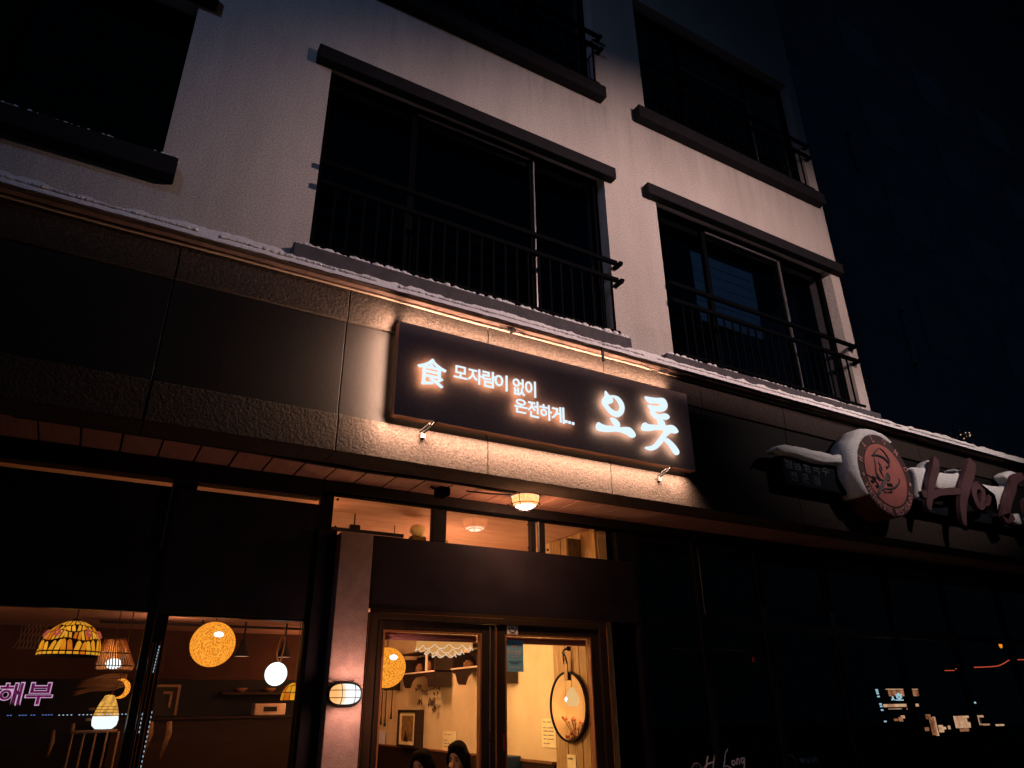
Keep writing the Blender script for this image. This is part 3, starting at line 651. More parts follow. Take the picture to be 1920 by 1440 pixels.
ribbon([(10.3, 3.75), (10.15, 3.85), (10.05, 3.72), (10.1, 3.55), (10.28, 3.56), (10.34, 3.72), (10.3, 3.8)], .04, .04, -.262, .05, sc, 'stroke')
ribbon([(10.6, 3.85), (10.58, 3.6), (10.62, 3.8), (10.75, 3.84), (10.8, 3.6)], .04, .035, -.262, .05, sc, 'stroke')
ribbon([(11.3, 3.8), (11.1, 3.84), (11.05, 3.65), (11.2, 3.6), (11.32, 3.78), (11.28, 3.4), (11.05, 3.28)], .04, .035, -.262, .05, sc, 'stroke')
MB().box(7.55, 11.6, -.10, -.015, 3.50, 3.62).build('mounting_rail', M['board_dark'], sc)
# snow heaped on those signs
def snow_blob(name, poly, y0, y1, label, seed):
    """rounded heap: outline inflated between two depths, roughened"""
    pts = [Vector((p[0], 0, p[1])) for p in poly]
    for _ in range(2):
        q = []
        for i in range(len(pts)):
            a, b = pts[i], pts[(i+1) % len(pts)]; q += [a*.75+b*.25, a*.25+b*.75]
        pts = q
    cen = sum(pts, Vector())/len(pts); n = len(pts); lay = []
    # inset by local normal
    area2 = sum(pts[i].x*pts[(i+1) % n].z-pts[(i+1) % n].x*pts[i].z for i in range(n)); sgn = 1 if area2 > 0 else -1
    nor = []
    for i in range(n):
        d = (pts[(i+1) % n]-pts[i-1]).normalized(); nor.append(Vector((-d.z, 0, d.x))*sgn)
    vs = []; fs = []
    prof = [(0, .018), (.08, .006), (.25, 0), (.75, 0), (.92, .006), (1, .02)]
    for k, (t, ins) in enumerate(prof):
        for i in range(n):
            p = pts[i]+nor[i]*(ins+.010*noise.noise((pts[i].x*9+seed, t*3, pts[i].z*9))+.006*noise.noise((pts[i].x*30, t*9+seed, pts[i].z*30)))
            vs.append((p.x, y0+(y1-y0)*t, p.z))
    for k in range(len(prof)-1):
        for i in range(n): fs.append((k*n+i, k*n+(i+1) % n, (k+1)*n+(i+1) % n, (k+1)*n+i))
    fs += [tuple(range(n))[::-1], tuple((len(prof)-1)*n+i for i in range(n))]
    return MB().add(vs, fs).build(name, M['snow'], None, True, kind='stuff', label=label, cat='snow')
mb = MB(); nseg = 46; a0, a1 = D(60), D(214)
# crescent cap on the drum
for i in range(nseg+1):
    a = a0+(a1-a0)*i/nseg; tt = i/nseg; th = .035+.085*min(1, tt*1.6)*min(1, (1-tt)*5+.1)
    th *= 1+.25*noise.noise((tt*9, 0, 0)); c, s_ = math.cos(a), math.sin(a)
    for (r, y) in ((RR-.004, -.30), (RR+th*.6, -.31), (RR+th, -.26), (RR+th*1.05, -.15), (RR+th*.9, -.05), (RR+.0, .0)):
        r += .008*noise.noise((a*8, r*20, y*20)); mb.v.append((RC[0]+r*c, y, RC[1]+r*s_))
    if i: 
        b = (i-1)*6; mb.f += [(b+j, b+j+1, b+7+j, b+6+j) for j in range(5)]
mb.f += [tuple(range(6)), tuple(range(nseg*6, nseg*6+6))[::-1]]
mb.build('snow_on_round_sign', M['snow'], None, True, kind='stuff', label='thick snow cap curled over the top left of the round sign', cat='snow')
snow_blob('snow_on_board', SNOW_BOARD, -.215, -.09, 'tongue of snow on top of the dark name board', 1)
snow_blob('snow_on_letters', SNOW_A, -.17, -.02, 'snow clump between the round sign and the script H', 2)
snow_blob('snow_on_letters', SNOW_B, -.17, -.02, 'snow clump lying on the crossbar inside the script H', 3)
snow_blob('snow_on_letters', SNOW_C, -.17, -.02, 'dripping snow clump over the script letter a', 4)
snow_blob('snow_on_letters', [(9.75, 3.62), (10.0, 3.70), (10.4, 3.72), (10.35, 3.60), (9.9, 3.52)], -.17, -.02, 'bluish snow clump at the right edge of the photo', 5)

# ================================================================== SHOPFRONT (glass line y = .86)
G = .86
front = thing('shopfront', (2.5, G, 0), 'dark framed restaurant front with glazed transoms and side windows', 'shopfront')
def fb(name, x0, x1, y0, y1, z0, z1, mat, bevel=.003, parent=None): return boxo(name, x0, x1, y0, y1, z0, z1, mat, parent or front, bevel)
fb('top_beam', -6, 1.43, .775, .90, 3.030, 3.172, M['frame_metal']); fb('top_beam', 1.432, 14.2, .775, .90, 3.088, 3.172, M['frame_metal'])
fb('lower_lip', 1.44, 14.2, .79, .86, 3.072, 3.086, M['dark_metal'], 0)
# header between transom and door
fb('header_panel', 1.845, 4.55, .835, .90, 2.235, 2.795, M['header'])
fb('header_trim', 1.90, 4.14, .815, .833, 2.205, 2.233, M['door_frame'])
fb('header_panel', -6, .375, .835, .90, 2.135, 2.988, M['header']); fb('header_panel', .425, 1.4385, .835, .90, 2.135, 2.988, M['header'])
# transoms
def pane(x0, x1, z0, z1, y=G, mat='shop_glass', parent=None, name='pane'):
    return MB().box(x0, x1, y, y+.006, z0, z1).build(name, M[mat], parent or front)
for x0, x1 in ((1.545, 2.400), (2.527, 3.373), (3.525, 4.34)): pane(x0, x1, 2.797, 3.070)
for x0, x1 in ((1.44, 1.545), (2.40, 2.527), (4.34, 4.55)): fb('transom_post', x0, x1, .84, .90, 2.797, 3.087, M['frame_metal'])
fb('transom_post', 3.373, 3.425, .845, .90, 2.797, 3.087, M['frame_metal']); fb('transom_post', 3.470, 3.525, .845, .90, 2.797, 3.087, M['frame_metal'])
MB().ring([(3.447, .835, 2.80), (3.447, .835, 3.09), (3.447, .80, 3.13)], .011, 10).build('steel_tube', M['alu'], front, True)
for x, z in ((1.575, 2.83), (1.575, 3.05), (3.35, 3.04), (3.55, 2.83), (3.35, 2.83)):
    MB().lathe([(0, .842), (.010, .842), (.010, .858)], (x, 0, z), 10, 'y').build('glass_clip', M['black'], front)
for x0, x1 in ((-1.4, -.245), (-.228, .375), (.545, 1.430)): pane(x0, x1, 2.990, 3.070)
fb('post', .375, .425, .83, .90, .0, 3.087, M['frame_metal']); fb('post', .425, .542, .845, .90, 2.967, 3.087, M['frame_metal'])
MB().box(.374, .378, .822, .829, 2.55, 3.06).build('post_bead', M['alu'], front)
# left side window with frames
fb('window_post', .430, .505, .84, .90, .75, 2.133, M['frame_metal']); fb('window_post', 1.412, 1.4385, .84, .90, .75, 2.133, M['frame_metal'])
pane(.508, 1.410, .75, 2.118); fb('window_head', .506, 1.411, .84, .90, 2.119, 2.134, M['frame_metal'])
for x in (1.417, 1.430): MB().box(x, x+.004, .832, .839, .8, 2.10).build('post_bead', M['door_bead'], front)
for x in (.436, .455, .480): MB().box(x, x+.006, .832, .839, .8, 1.95).build('post_bead', M['door_bead'], front)
pane(-2.2, .372, .75, 2.133); fb('sill_wall', -6, 1.44, .80, .95, 0, .748, M['header']); fb('side_wall', -6, -2.2, .84, .95, .75, 2.96, M['header'])
# pillar with the wall lamp
fb('pillar', 1.585, 1.842, .70, .90, 0, 2.765, M['pillar'], .004); fb('dark_jamb', 1.4395, 1.583, .80, .90, 0, 2.795, M['header'])
# door set
fb('door_casing', 1.862, 1.960, .80, .90, 0, 2.203, M['door_frame']); fb('door_casing', 4.045, 4.130, .80, .90, 0, 2.203, M['door_frame'])
fb('door_casing', 1.962, 4.043, .80, .90, 2.16, 2.203, M['door_frame'])
for x in (1.880, 4.118): MB().box(x, x+.005, .793, .799, .05, 2.19).build('casing_bead', M['door_bead'], front)
MB().box(1.97, 3.06, .806, .812, 2.2035, 2.2065).build('casing_bead', M['door_bead'], front)
def leaf(x0, x1, gx0, gx1, lab):
    d = MB(); d.box(x0, gx0-.012, .825, .875, .02, 2.155); d.box(gx1+.012, x1, .825, .875, .02, 2.155); d.box(gx0-.012, gx1+.012, .825, .875, 2.085, 2.155); d.box(gx0-.012, gx1+.012, .825, .875, .02, .25)
    o = d.build('door', M['door_frame'], front, bevel=.003, label=lab)
    b = MB(); b.box(gx0-.012, gx0, .819, .870, .25, 2.073); b.box(gx1, gx1+.014, .819, .870, .25, 2.073); b.box(gx0-.012, gx1+.014, .819, .870, 2.073, 2.084)
    b.build('glazing_bead', M['door_bead'], o)
    MB().box(gx0, gx1, G-.003, G+.003, .25, 2.073).build('pane', M['shop_glass'], o)
    return o
dl = leaf(1.964, 2.985, 2.027, 2.848, 'left glazed door leaf in dark wood'); dr = leaf(3.000, 4.042, 3.094, 3.945, 'right glazed door leaf in dark wood')
MB().box(2.935, 2.942, .815, .824, .3, 2.14).build('edge_strip', M['alu'], dl)
MB().box(2.990, 2.997, .812, .822, .3, 2.14).build('edge_strip', M['door_bead'], dr)
for z in (.9, 1.3): MB().ring([(2.93, .825, z), (2.93, .78, z)], .009, 8).build('handle_post', M['frame_metal'], dl)
MB().ring([(2.93, .78, .85), (2.93, .78, 1.36)], .012, 10).build('handle', M['frame_metal'], dl, True)
M['blind_tube'] = surf('pink_blind', (.50, .24, .26), (.42, .19, .21), .7, scale=20, stretch=(1, 1, 6))
for x0, x1, lab in ((2.03, 2.846, 'rolled pinkish blind behind the top of the left door glass'), (3.097, 3.943, 'rolled pinkish blind behind the top of the right door glass')):
    MB().ring([(x0, .905, 2.045), (x1, .905, 2.045)], .028, 14).build('rolled_blind', M['blind_tube'], None, True, label=lab, cat='blind')
MB().box(3.06, 3.075, .8238, .8249, 1.22, 1.34).build('sticker', M['red_cap'], dl.parent)

# stickers on the door
ns_ = thing('no_smoking_sticker', (3.153, .823, 2.08), 'small white no smoking sticker above the blue poster', 'sticker')
MB().box(3.102, 3.206, .8215, .8245, 2.082, 2.180).build('card', M['white_card'], ns_)
MB().lathe([(.034, .8195), (.040, .8195), (.040, .8213), (.034, .8213), (.034, .8195)], (3.154, 0, 2.137), 28, 'y').build('ring', M['ink'], ns_)
q = MB(); q.add([(3.131, .8198, 2.164), (3.127, .8198, 2.160), (3.177, .8198, 2.110), (3.181, .8198, 2.114)], [(0, 1, 2, 3)]); q.build('slash', M['ink'], ns_)
MB().box(3.132, 3.165, .8200, .8213, 2.131, 2.138).build('cigarette', M['ink'], ns_); MB().ring([(3.165, .820, 2.140), (3.160, .820, 2.147), (3.168, .820, 2.153), (3.163, .820, 2.160)], .0018, 5).build('smoke', M['ink'], ns_)
MB().box(3.125, 3.183, .8205, .8213, 2.087, 2.0905).build('caption', M['ink'], ns_)
po = thing('blue_poster', (3.19, .85, 1.80), 'blue notice with two cartoon eyes stuck on the right door glass', 'poster')
MB().box(3.104, 3.275, .8535, .8560, 1.797, 2.044).build('sheet', M['poster_blue'], po)
for dx in (-.013, .015):
    MB().lathe([(0, .8515), (.013, .8515), (.013, .8533)], (3.190+dx, 0, 1.991), 16, 'y').build('eye_white', M['white_card'], po)
    MB().lathe([(0, .8500), (.005, .8500), (.005, .8513)], (3.190+dx+.002, 0, 1.991), 10, 'y').build('pupil', M['ink'], po)
    MB().ring([(3.190+dx, .852, 2.004), (3.190+dx*1.4, .852, 2.014), (3.190+dx*2.0, .852, 2.018)], .002, 5).build('feeler', M['ink'], po)
textline(MB(), '벅스클린', 3.123, 1.928, .036, .8513, .0018, .012, width=.125).build('word', M['white_card'], po)
for k, (w, z, mt) in enumerate(((.06, 1.912, 'white_card'), (0.115, 1.870, 'ink'), (.075, 1.856, 'ink'), (.10, 1.824, 'white_card'))):
    mb = MB(); x = 3.19-w/2
    while x < 3.19+w/2: mb.box(x, x+.008, .8518, .8533, z, z+.006); x += .0115
    mb.build('small_print', M[mt], po, kind='stuff')

# porch fittings ------------------------------------------------------------
M['diffuser'] = glow('lamp_diffuser', (1.0, .34, .13), 2.6, .16, 40, (.9, .26, .09)); M['hot'] = glow('hot_filament', (1.0, .85, .7), 9)
M['diffuser2'] = glow('lamp_diffuser_hot', (.74, .92, 1.0), 1.35)
pl = thing('porch_light', (3.05, .32, 3.14), 'round caged glass light under the entrance soffit', 'lamp')
c0 = (3.05, .40, 3.17)
MB().lathe([(0, .004), (.128, .004), (.132, -.012), (.120, -.022)], c0, 32).build('base_ring', M['white_card'], pl, True)
MB().lathe([(.112, -.02), (.116, -.045), (.104, -.085), (.070, -.112), (.03, -.122), (0, -.124)], c0, 32).build('glass_bowl', M['diffuser'], pl, True)
MB().lathe([(0, -.03), (.060, -.05), (.086, -.1035), (.045, -.1215), (0, -.1265)], c0, 20).build('bulb', M['hot'], pl, True)
for a in (0, 90, 180, 270):
    t = D(a+35); P_ = [(c0[0]+r*math.cos(t), c0[1]+r*math.sin(t), c0[2]+z) for r, z in ((.128, -.015), (.128, -.05), (.116, -.09), (.08, -.122), (.035, -.134), (0, -.136))]
    MB().ring(catmull(P_, 4), .0035, 6).build('cage_wire', M['frame_metal'], pl, True)
MB().ring([(c0[0]+.119*math.cos(2*PI*k/32), c0[1]+.119*math.sin(2*PI*k/32), c0[2]-.088) for k in range(33)], .0035, 6).build('cage_hoop', M['frame_metal'], pl, True)
pointlight('porch_light_lamp', (c0[0], c0[1], c0[2]-.145), 46, (1.0, .50, .26), .06, pl)
pc = catmull([(-.6, .30, 3.165), (.6, .30, 3.160), (1.10, .31, 3.150), (1.45, .285, 3.135), (1.80, .30, 3.140), (2.3, .30, 3.150), (2.7, .32, 3.150), (2.95, .37, 3.165)], 8)
MB().ring(pc, .016, 8).build('cable', M['rubber'], None, True, label='sagging black cable stapled under the porch soffit', cat='cable')
MB().ring([(2.55, .52, 3.165), (2.75, .45, 3.150), (2.95, .42, 3.16)], .007, 6).build('cable', M['rubber'], None, True, label='short thin wire feeding the porch light', cat='cable')
rg = thing('motion_sensor', (2.35, .55, 3.1), 'small dark sensor box fixed under the soffit left of the porch light', 'sensor')
MB().box(2.30, 2.40, .50, .62, 3.10, 3.172).build('housing', M['dark_metal'], rg, bevel=.01); MB().ring([(2.24, .54, 3.165), (2.29, .55, 3.15), (2.33, .56, 3.16)], .010, 6).build('joint', M['black'], rg)
# bulkhead wall lamp on the pillar
wlmp = thing('wall_lamp', (1.70, .70, 1.63), 'glowing oval bulkhead lamp with wire cage on the pillar left of the door', 'lamp')
def oval(a, b, z_, y): return [(a*math.copysign(abs(math.cos(t))**.75, math.cos(t)), b*math.copysign(abs(math.sin(t))**.75, math.sin(t))) for t in [2*PI*k/40 for k in range(40)]]
def ovalloft(name, secs, mat, smooth=True):
    mb = MB(); n = 40
    for (a, b, y) in secs:
        for (u, w) in oval(a, b, 0, 0): mb.v.append((1.700+u, y, 1.630+w))
    for i in range(len(secs)-1):
        for k in range(n): mb.f.append((i*n+k, i*n+(k+1) % n, (i+1)*n+(k+1) % n, (i+1)*n+k))
    mb.f.append(tuple(range(n))); mb.f.append(tuple((len(secs)-1)*n+k for k in range(n)))
    return mb.build(name, mat, wlmp, smooth)
ovalloft('housing', [(.122, .078, .699), (.122, .078, .672), (.112, .070, .664)], M['black'])
m_, tt_, oo_ = new_mat('bulkhead_glass'); e_ = tt_.nodes.new('ShaderNodeEmission'); sx_ = tt_.nodes.new('ShaderNodeSeparateXYZ'); tt_.links.new(coords(tt_), sx_.inputs[0])
mr_ = tt_.nodes.new('ShaderNodeMapRange'); mr_.inputs[1].default_value = 1.59; mr_.inputs[2].default_value = 1.80; tt_.links.new(sx_.outputs[0], mr_.inputs[0])
tt_.links.new(ramp(tt_, mr_.outputs[0], [(.15, (.90, .42, .14)), (.38, (1, .62, .30)), (.50, (.86, .96, 1.0))]), e_.inputs[0]); e_.inputs[1].default_value = 1.2; tt_.links.new(e_.outputs[0], oo_.inputs[0])
ovalloft('glass', [(.108, .066, .664), (.106, .064, .640), (.094, .055, .612), (.070, .038, .594), (.03, .015, .588)], m_)
for zz in (-.024, .024): MB().ring(catmull([(1.582, .665, 1.63+zz), (1.588, .630, 1.63+zz), (1.620, .596, 1.63+zz), (1.70, .578, 1.63+zz), (1.78, .596, 1.63+zz), (1.812, .630, 1.63+zz), (1.818, .665, 1.63+zz)], 4), .0028, 6).build('cage_wire', M['black'], wlmp, True)
for xx in (-.045, .05): MB().ring(catmull([(1.70+xx, .665, 1.630+.075), (1.70+xx, .625, 1.630+.070), (1.70+xx, .584, 1.63+.03), (1.70+xx, .582, 1.63-.03), (1.70+xx, .625, 1.63-.07), (1.70+xx, .665, 1.63-.075)], 4), .0028, 6).build('cage_wire', M['black'], wlmp, True)
pointlight('wall_lamp_light', (1.735, .545, 1.63), 15, (1.0, .50, .37), .05, wlmp)

# ================================================================== INTERIOR
room = thing('dining_room', (1.5, 4, 0), 'warm timber and plaster dining room seen through the glass', 'room')
MB().box(4.20, 4.30, .95, 8.4, 1.03, 3.18).build('side_wall', M['plaster'], room)
MB().box(4.16, 4.30, 1.80, 8.4, 0, 1.025).build('wainscot', M['dark_wood'], room); MB().box(4.145, 4.20, 1.80, 8.4, 1.026, 1.046).build('dado_rail', M['mid_wood'], room)
MB().box(-5, 4.2, 7.0, 7.1, 1.92, 3.18).build('back_wall', M['brown_wall'], room); MB().box(-5, 4.2, 7.0, 7.1, 0, 1.918).build('back_wall', M['black'], room)
MB().box(-5.1, -5, .95, 7.1, 0, 3.18).build('left_wall', M['brown_wall'], room)
i = 0; y = .93
while y < 2.60: MB().box(-5, 4.195, y, y+.195, 3.13, 3.15).build('ceiling_board', M['ceiling_in'], room); y += .20
y = 2.66
while y < 6.9: MB().box(-5, 4.195, y, y+.195, 2.56, 2.58).build('ceiling_board', M['ceiling_in'], room); y += .20
MB().box(-5, 4.195, 2.60, 2.64, 2.56, 3.13).build('bulkhead', M['ceiling_in'], room)
MB().box(-5.2, 4.4, .93, 7.2, 3.19, 3.24).build('roof_slab', M['soffit_gap'], room)
# cross seams on the bulkhead face and track behind the left transom
for x in (1.2, 1.83, 2.4, 3.0, 3.6): MB().box(x, x+.010, 2.592, 2.599, 2.565, 3.125).build('batten', M['dark_wood'], room)
tk = thing('ceiling_track', (1.9, 1.55, 2.98), 'black lighting track hanging behind the left transom glass', 'track')
MB().box(1.0, 2.42, 1.535, 1.565, 2.962, 2.992).build('track', M['black'], tk); MB().box(1.945, 1.955, 1.545, 1.555, 2.992, 3.129).build('drop_rod', M['black'], tk); MB().box(1.91, 2.0, 1.53, 1.57, 2.985, 3.03).build('junction', M['black'], tk)
sl = thing('shelf_ornament', (2.55, 1.45, 2.86), 'pale rounded ornament over a green cloth behind the left transom', 'ornament')
MB().sphere((2.52, 1.45, 3.02), .07, 14, 9, (1.1, .9, .8)).build('top', M['paper'], sl, True); MB().box(2.45, 2.60, 1.42, 1.5, 2.80, 2.965).build('cloth', surf('olive_cloth', (.16, .11, .02), (.10, .07, .015), .9), sl, bevel=.01)
MB().sphere((2.38, 1.40, 2.86), .045, 12, 8, (1.6, .9, .6)).build('roll', M['paper'], sl, True)
oc = MB(); oc.box(4.02, 4.42, 1.2, 1.23, 2.83, 3.05); oc.build('hanging_cloth', surf('olive_drape', (.13, .085, .025), (.07, .045, .015), .9, scale=9, stretch=(5, 1, 1)), None, label='olive brown drape behind the right transom glass', cat='drape')

# plank cladding beside the door
pk = thing('plank_panel', (4.17, 1.4, 0), 'yellow timber plank cladding beside the door holding the oval mirror', 'panelling')
ys = [.955, 1.075, 1.200, 1.322, 1.443, 1.555, 1.660, 1.770]
for a, b in zip(ys[:-1], ys[1:]): MB().box(4.172+random.uniform(-.003, .003), 4.199, a+.004, b-.004, 0, 3.12).build('plank', M['plank'], pk)
# mirror
mr = thing('wall_mirror', (4.15, 1.49, 1.53), 'round mirror hanging from a leather strap on the plank wall', 'mirror')
n = 48; mb = MB(); mb.lathe([(0, 4.140), (.286, 4.140), (.292, 4.145)], (0, 1.49, 1.53), n, 'x'); mb.build('glass', M['mirror'], mr)
mb = MB(); mb.lathe([(.2925, 4.130), (.304, 4.130), (.304, 4.168), (.2925, 4.168), (.2925, 4.130)], (0, 1.49, 1.53), n, 'x'); mb.build('frame', M['black'], mr)
MB().box(4.118, 4.129, 1.445, 1.505, 1.755, 1.93).build('strap', M['plank'], mr, bevel=.004)
MB().ring(catmull([(4.12, 1.45, 1.90), (4.11, 1.455, 1.96), (4.10, 1.475, 1.99), (4.11, 1.495, 1.96), (4.12, 1.50, 1.90)], 5), .006, 8).build('ring', M['black'], mr, True)
MB().ring([(4.17, 1.475, 2.04), (4.11, 1.475, 2.03), (4.09, 1.475, 2.0), (4.11, 1.475, 1.975)], .008, 8).build('hook', M['black'], mr, True)
MB().sphere((4.16, 1.475, 2.04), .022, 10, 8).build('peg', M['black'], mr, True)
# notices on the plaster wall
def sheet_note(name, y0, y1, z0, z1, label, lines, mat='paper', x=4.19, cat='notice', group=None):
    t = thing(name, (x, (y0+y1)/2, z0), label, cat, group)
    MB().box(x, x+.004, y0, y1, z0, z1).build('sheet', M[mat], t)
    for (fz, words) in lines:
        mb = MB(); z = z0+(z1-z0)*fz; h = (z1-z0)*.035; yy = y1-(y1-y0)*.12
        for w in words:
            w_ = w*(y1-y0); 
            k = yy
            while k > yy-w_+.004:
                hh = h*random.uniform(.6, 1.2); mb.box(x-.0015, x-.0002, k-.006, k-.0015, z, z+hh); mb.box(x-.0015, x-.0002, k-.007, k, z+hh*.4, z+hh*.4+.002); k -= .009
            yy -= w_+.02*(y1-y0)+.008
        mb.build('writing', M['ink'], t, kind='stuff')
    return t
sheet_note('handwritten_menu', 1.78, 2.045, 1.165, 1.42, 'cream handwritten menu sheet on the plaster beside the plank wall', [(.86, (.2, .3)), (.66, (.15, .1, .35)), (.54, (.3, .35)), (.40, (.25, .4)), (.27, (.2, .45)), (.12, (.15, .2))])
sheet_note('handwritten_menu', 3.98, 4.36, 1.04, 1.262, 'tan paper notice with black handwriting behind the right-hand woman', [(.80, (.15, .3)), (.52, (.2,)), (.36, (.25, .1)), (.20, (.2, .3))], 'paper')
sheet_note('wall_card', 1.435, 1.575, .72, 1.122, 'narrow pale card low on the plank wall under the mirror', [(.9, (.5,))], 'paper', 4.165)
sheet_note('wall_card', 6.30, 6.62, .80, 1.22, 'pale card at the far left of the plaster wall beside the picture', [(.5, (.4,))], 'white_card', 4.17)
# framed picture (stands proud of the wall)
pf = thing('framed_picture', (4.1, 5.6, .98), 'tall framed picture with a dark tree shape on the plaster wall', 'picture')
fx = 4.08; y0, y1, z0, z1 = 4.98, 5.62, 1.045, 1.50
for q in ((y0, y1, z1-.03, z1), (y0, y1, z0, z0+.03), (y0, y0+.035, z0+.03, z1-.03), (y1-.035, y1, z0+.03, z1-.03)):
    MB().box(fx, 4.199, q[0], q[1], q[2], q[3]).build('frame', M['dark_wood'], pf)
MB().box(fx+.02, fx+.03, y0+.036, y1-.036, z0+.031, z1-.031).build('mat', M['paper'], pf)
MB().box(fx+.014, fx+.0195, y0+.12, y1-.13, z0+.08, z1-.07).build('print', surf('ochre_print', (.30, .17, .05), (.14, .07, .02), .7, scale=14), pf)
MB().prismx([(5.42, 1.12), (5.36, 1.17), (5.34, 1.25), (5.31, 1.19), (5.24, 1.12)], fx+.010, fx+.0135).build('painted_tree', M['ink'], pf)
# wall shelves along the side wall
def wall_shelf(yc0, yc1, label, jars):
    xf = 3.95; t = thing('wall_shelf', (4.1, (yc0+yc1)/2, 1.75), label, 'shelf', 'bracketed wall shelves on the plaster wall')
    MB().box(4.185, 4.1995, yc0, yc1, 1.95, 2.16).build('back', M['dark_wood'], t)
    MB().box(xf, 4.184, yc0, yc0+.03, 1.755, 2.18).build('end_panel', M['dark_wood'], t)
    MB().box(xf, 4.184, yc1-.03, yc1, 1.95, 2.13).build('end_panel', M['dark_wood'], t)
    MB().box(xf-.012, 4.184, yc0, yc1, 1.935, 1.952).build('shelf_board', M['pale_edge'], t)
    MB().box(xf-.010, 4.184, yc0-.01, yc1+.01, 2.1805, 2.20).build('top_board', M['dark_wood'], t)
    L = yc1-yc0
    # scalloped apron with arched opening
    pts = [(yc0+.03, 1.934), (yc1, 1.934), (yc1-.02, 1.90), (yc1-.10, 1.885), (yc1-.15, 1.80), (yc1-.20, 1.765), (yc1-.34, 1.762), (yc1-.40, 1.84), (yc1-.50, 1.885), (yc0+.35, 1.90), (yc0+.24, 1.87), (yc0+.20, 1.765), (yc0+.03, 1.765)]
    MB().prismx(pts, xf+.004, xf+.024).build('apron', M['dark_wood'], t)
    MB().box(xf-.008, xf+.014, yc0+.26, yc0+.285, 1.952, 2.1795).build('divider', M['pale_edge'], t)
    for (yy, h, r) in jars:
        j = MB().lathe([(0, 0), (r, 0), (r, h*.7), (r*.6, h*.82), (r*.6, h), (0, h)], (xf+.10, yy, 1.9525), 14)
        j.build('jar', M['mid_wood'], None, True, label={0: 'small brown jar standing on the wall shelf nearest the picture', 1: 'taller brown jar beside it on the left wall shelf', 2: 'squat brown pot on the right wall shelf'}[random_label()], cat='jar')
    return t
_lab = [0]
def random_label(): _lab[0] += 1; return min(2, _lab[0]-1)
wall_shelf(4.13, 5.28, 'dark scalloped wall shelf in the middle of the door view', [(4.85, .11, .05), (4.55, .13, .045)])
wall_shelf(2.50, 3.65, 'dark scalloped wall shelf at the right edge of the left door glass', [(3.40, .08, .06)])
wall_shelf(5.85, 7.0, 'dark scalloped wall shelf half hidden behind the woven globe lamp', [])
# dried flowers and twigs
rnd = random.Random(11)
df = thing('dried_flowers', (4.15, 4.6, 1.7), 'bunch of dark dried flowers hanging on wire under the middle wall shelf', 'dried flowers')
MB().ring(catmull([(4.16, 5.2, 1.76), (4.15, 4.9, 1.72), (4.14, 4.6, 1.75), (4.15, 4.3, 1.79)], 5), .003, 5).build('wire', M['black'], df)
for k in range(12):
    yy = 5.12-k*.075; zz = 1.745+.05*math.sin(k*1.3)-(.16*math.exp(-((yy-4.62)/.12)**2) if k % 2 else 0)
    mb = MB()
    for j in range(7):
        a = rnd.uniform(0, 2*PI); L_ = rnd.uniform(.03, .06); c_ = Vector((4.13, yy, zz)); e = c_+Vector((rnd.uniform(-.01, .01), math.cos(a)*L_, math.sin(a)*L_)); m_d = (c_+e)/2; w = Vector((0, -math.sin(a), math.cos(a)))*.011
        mb.add([c_, m_d+w, e, m_d-w], [(0, 1, 2, 3)])
    mb.build('flower_head', M['leafy'], df)
for k in range(3): 
    yy = (4.95, 4.62, 4.50)[k]; mb = MB()
    for j in range(16):
        c_ = Vector((4.12+rnd.uniform(-.02, .02), yy+rnd.uniform(-.035, .035), 1.66-rnd.uniform(0, (.07, .08, .15)[k]))); a = rnd.uniform(-1, 1)-PI/2; e = c_+Vector((0, math.cos(a), math.sin(a)))*.062; w = Vector((0, -math.sin(a), math.cos(a)))*.015; md = (c_+e)/2
        mb.add([c_, md+w, e, md-w], [(0, 1, 2, 3)])
    mb.build('leaf_bunch', M['leafy'], df)
for k, (yy, zb, lab) in enumerate(((6.45, 1.30, 'longest dark utensil hanging at the left of the door view'), (6.28, 1.28, 'middle dark utensil hanging under the half hidden shelf'), (6.05, 1.38, 'short dark utensil hanging nearest the picture'))):
    MB().ring([(4.15, yy, 1.76), (4.15, yy, zb+.12), (4.15, yy, zb)], [.006, .008, .018], 8).build('hanging_utensil', M['black'], None, label=lab, cat='utensil')
MB().box(3.9, 4.159, 2.40, 2.82, .5, 1.072).build('blue_box', M['navy'], None, bevel=.006, label='dark blue boxed appliance at the bottom of the right door glass', cat='box')
tx = MB(); glyph(tx, 'S', 2.62, 2.68, .93, 1.03, 0, .004); 
b8 = MB().box(3.897, 3.8995, 2.56, 2.72, .9, 1.05).build('label_patch', surf('pale_blue_patch', (.06, .16, .26), (.04, .12, .2), .6), None, label='lighter blue label on the side of the dark blue box', cat='label')

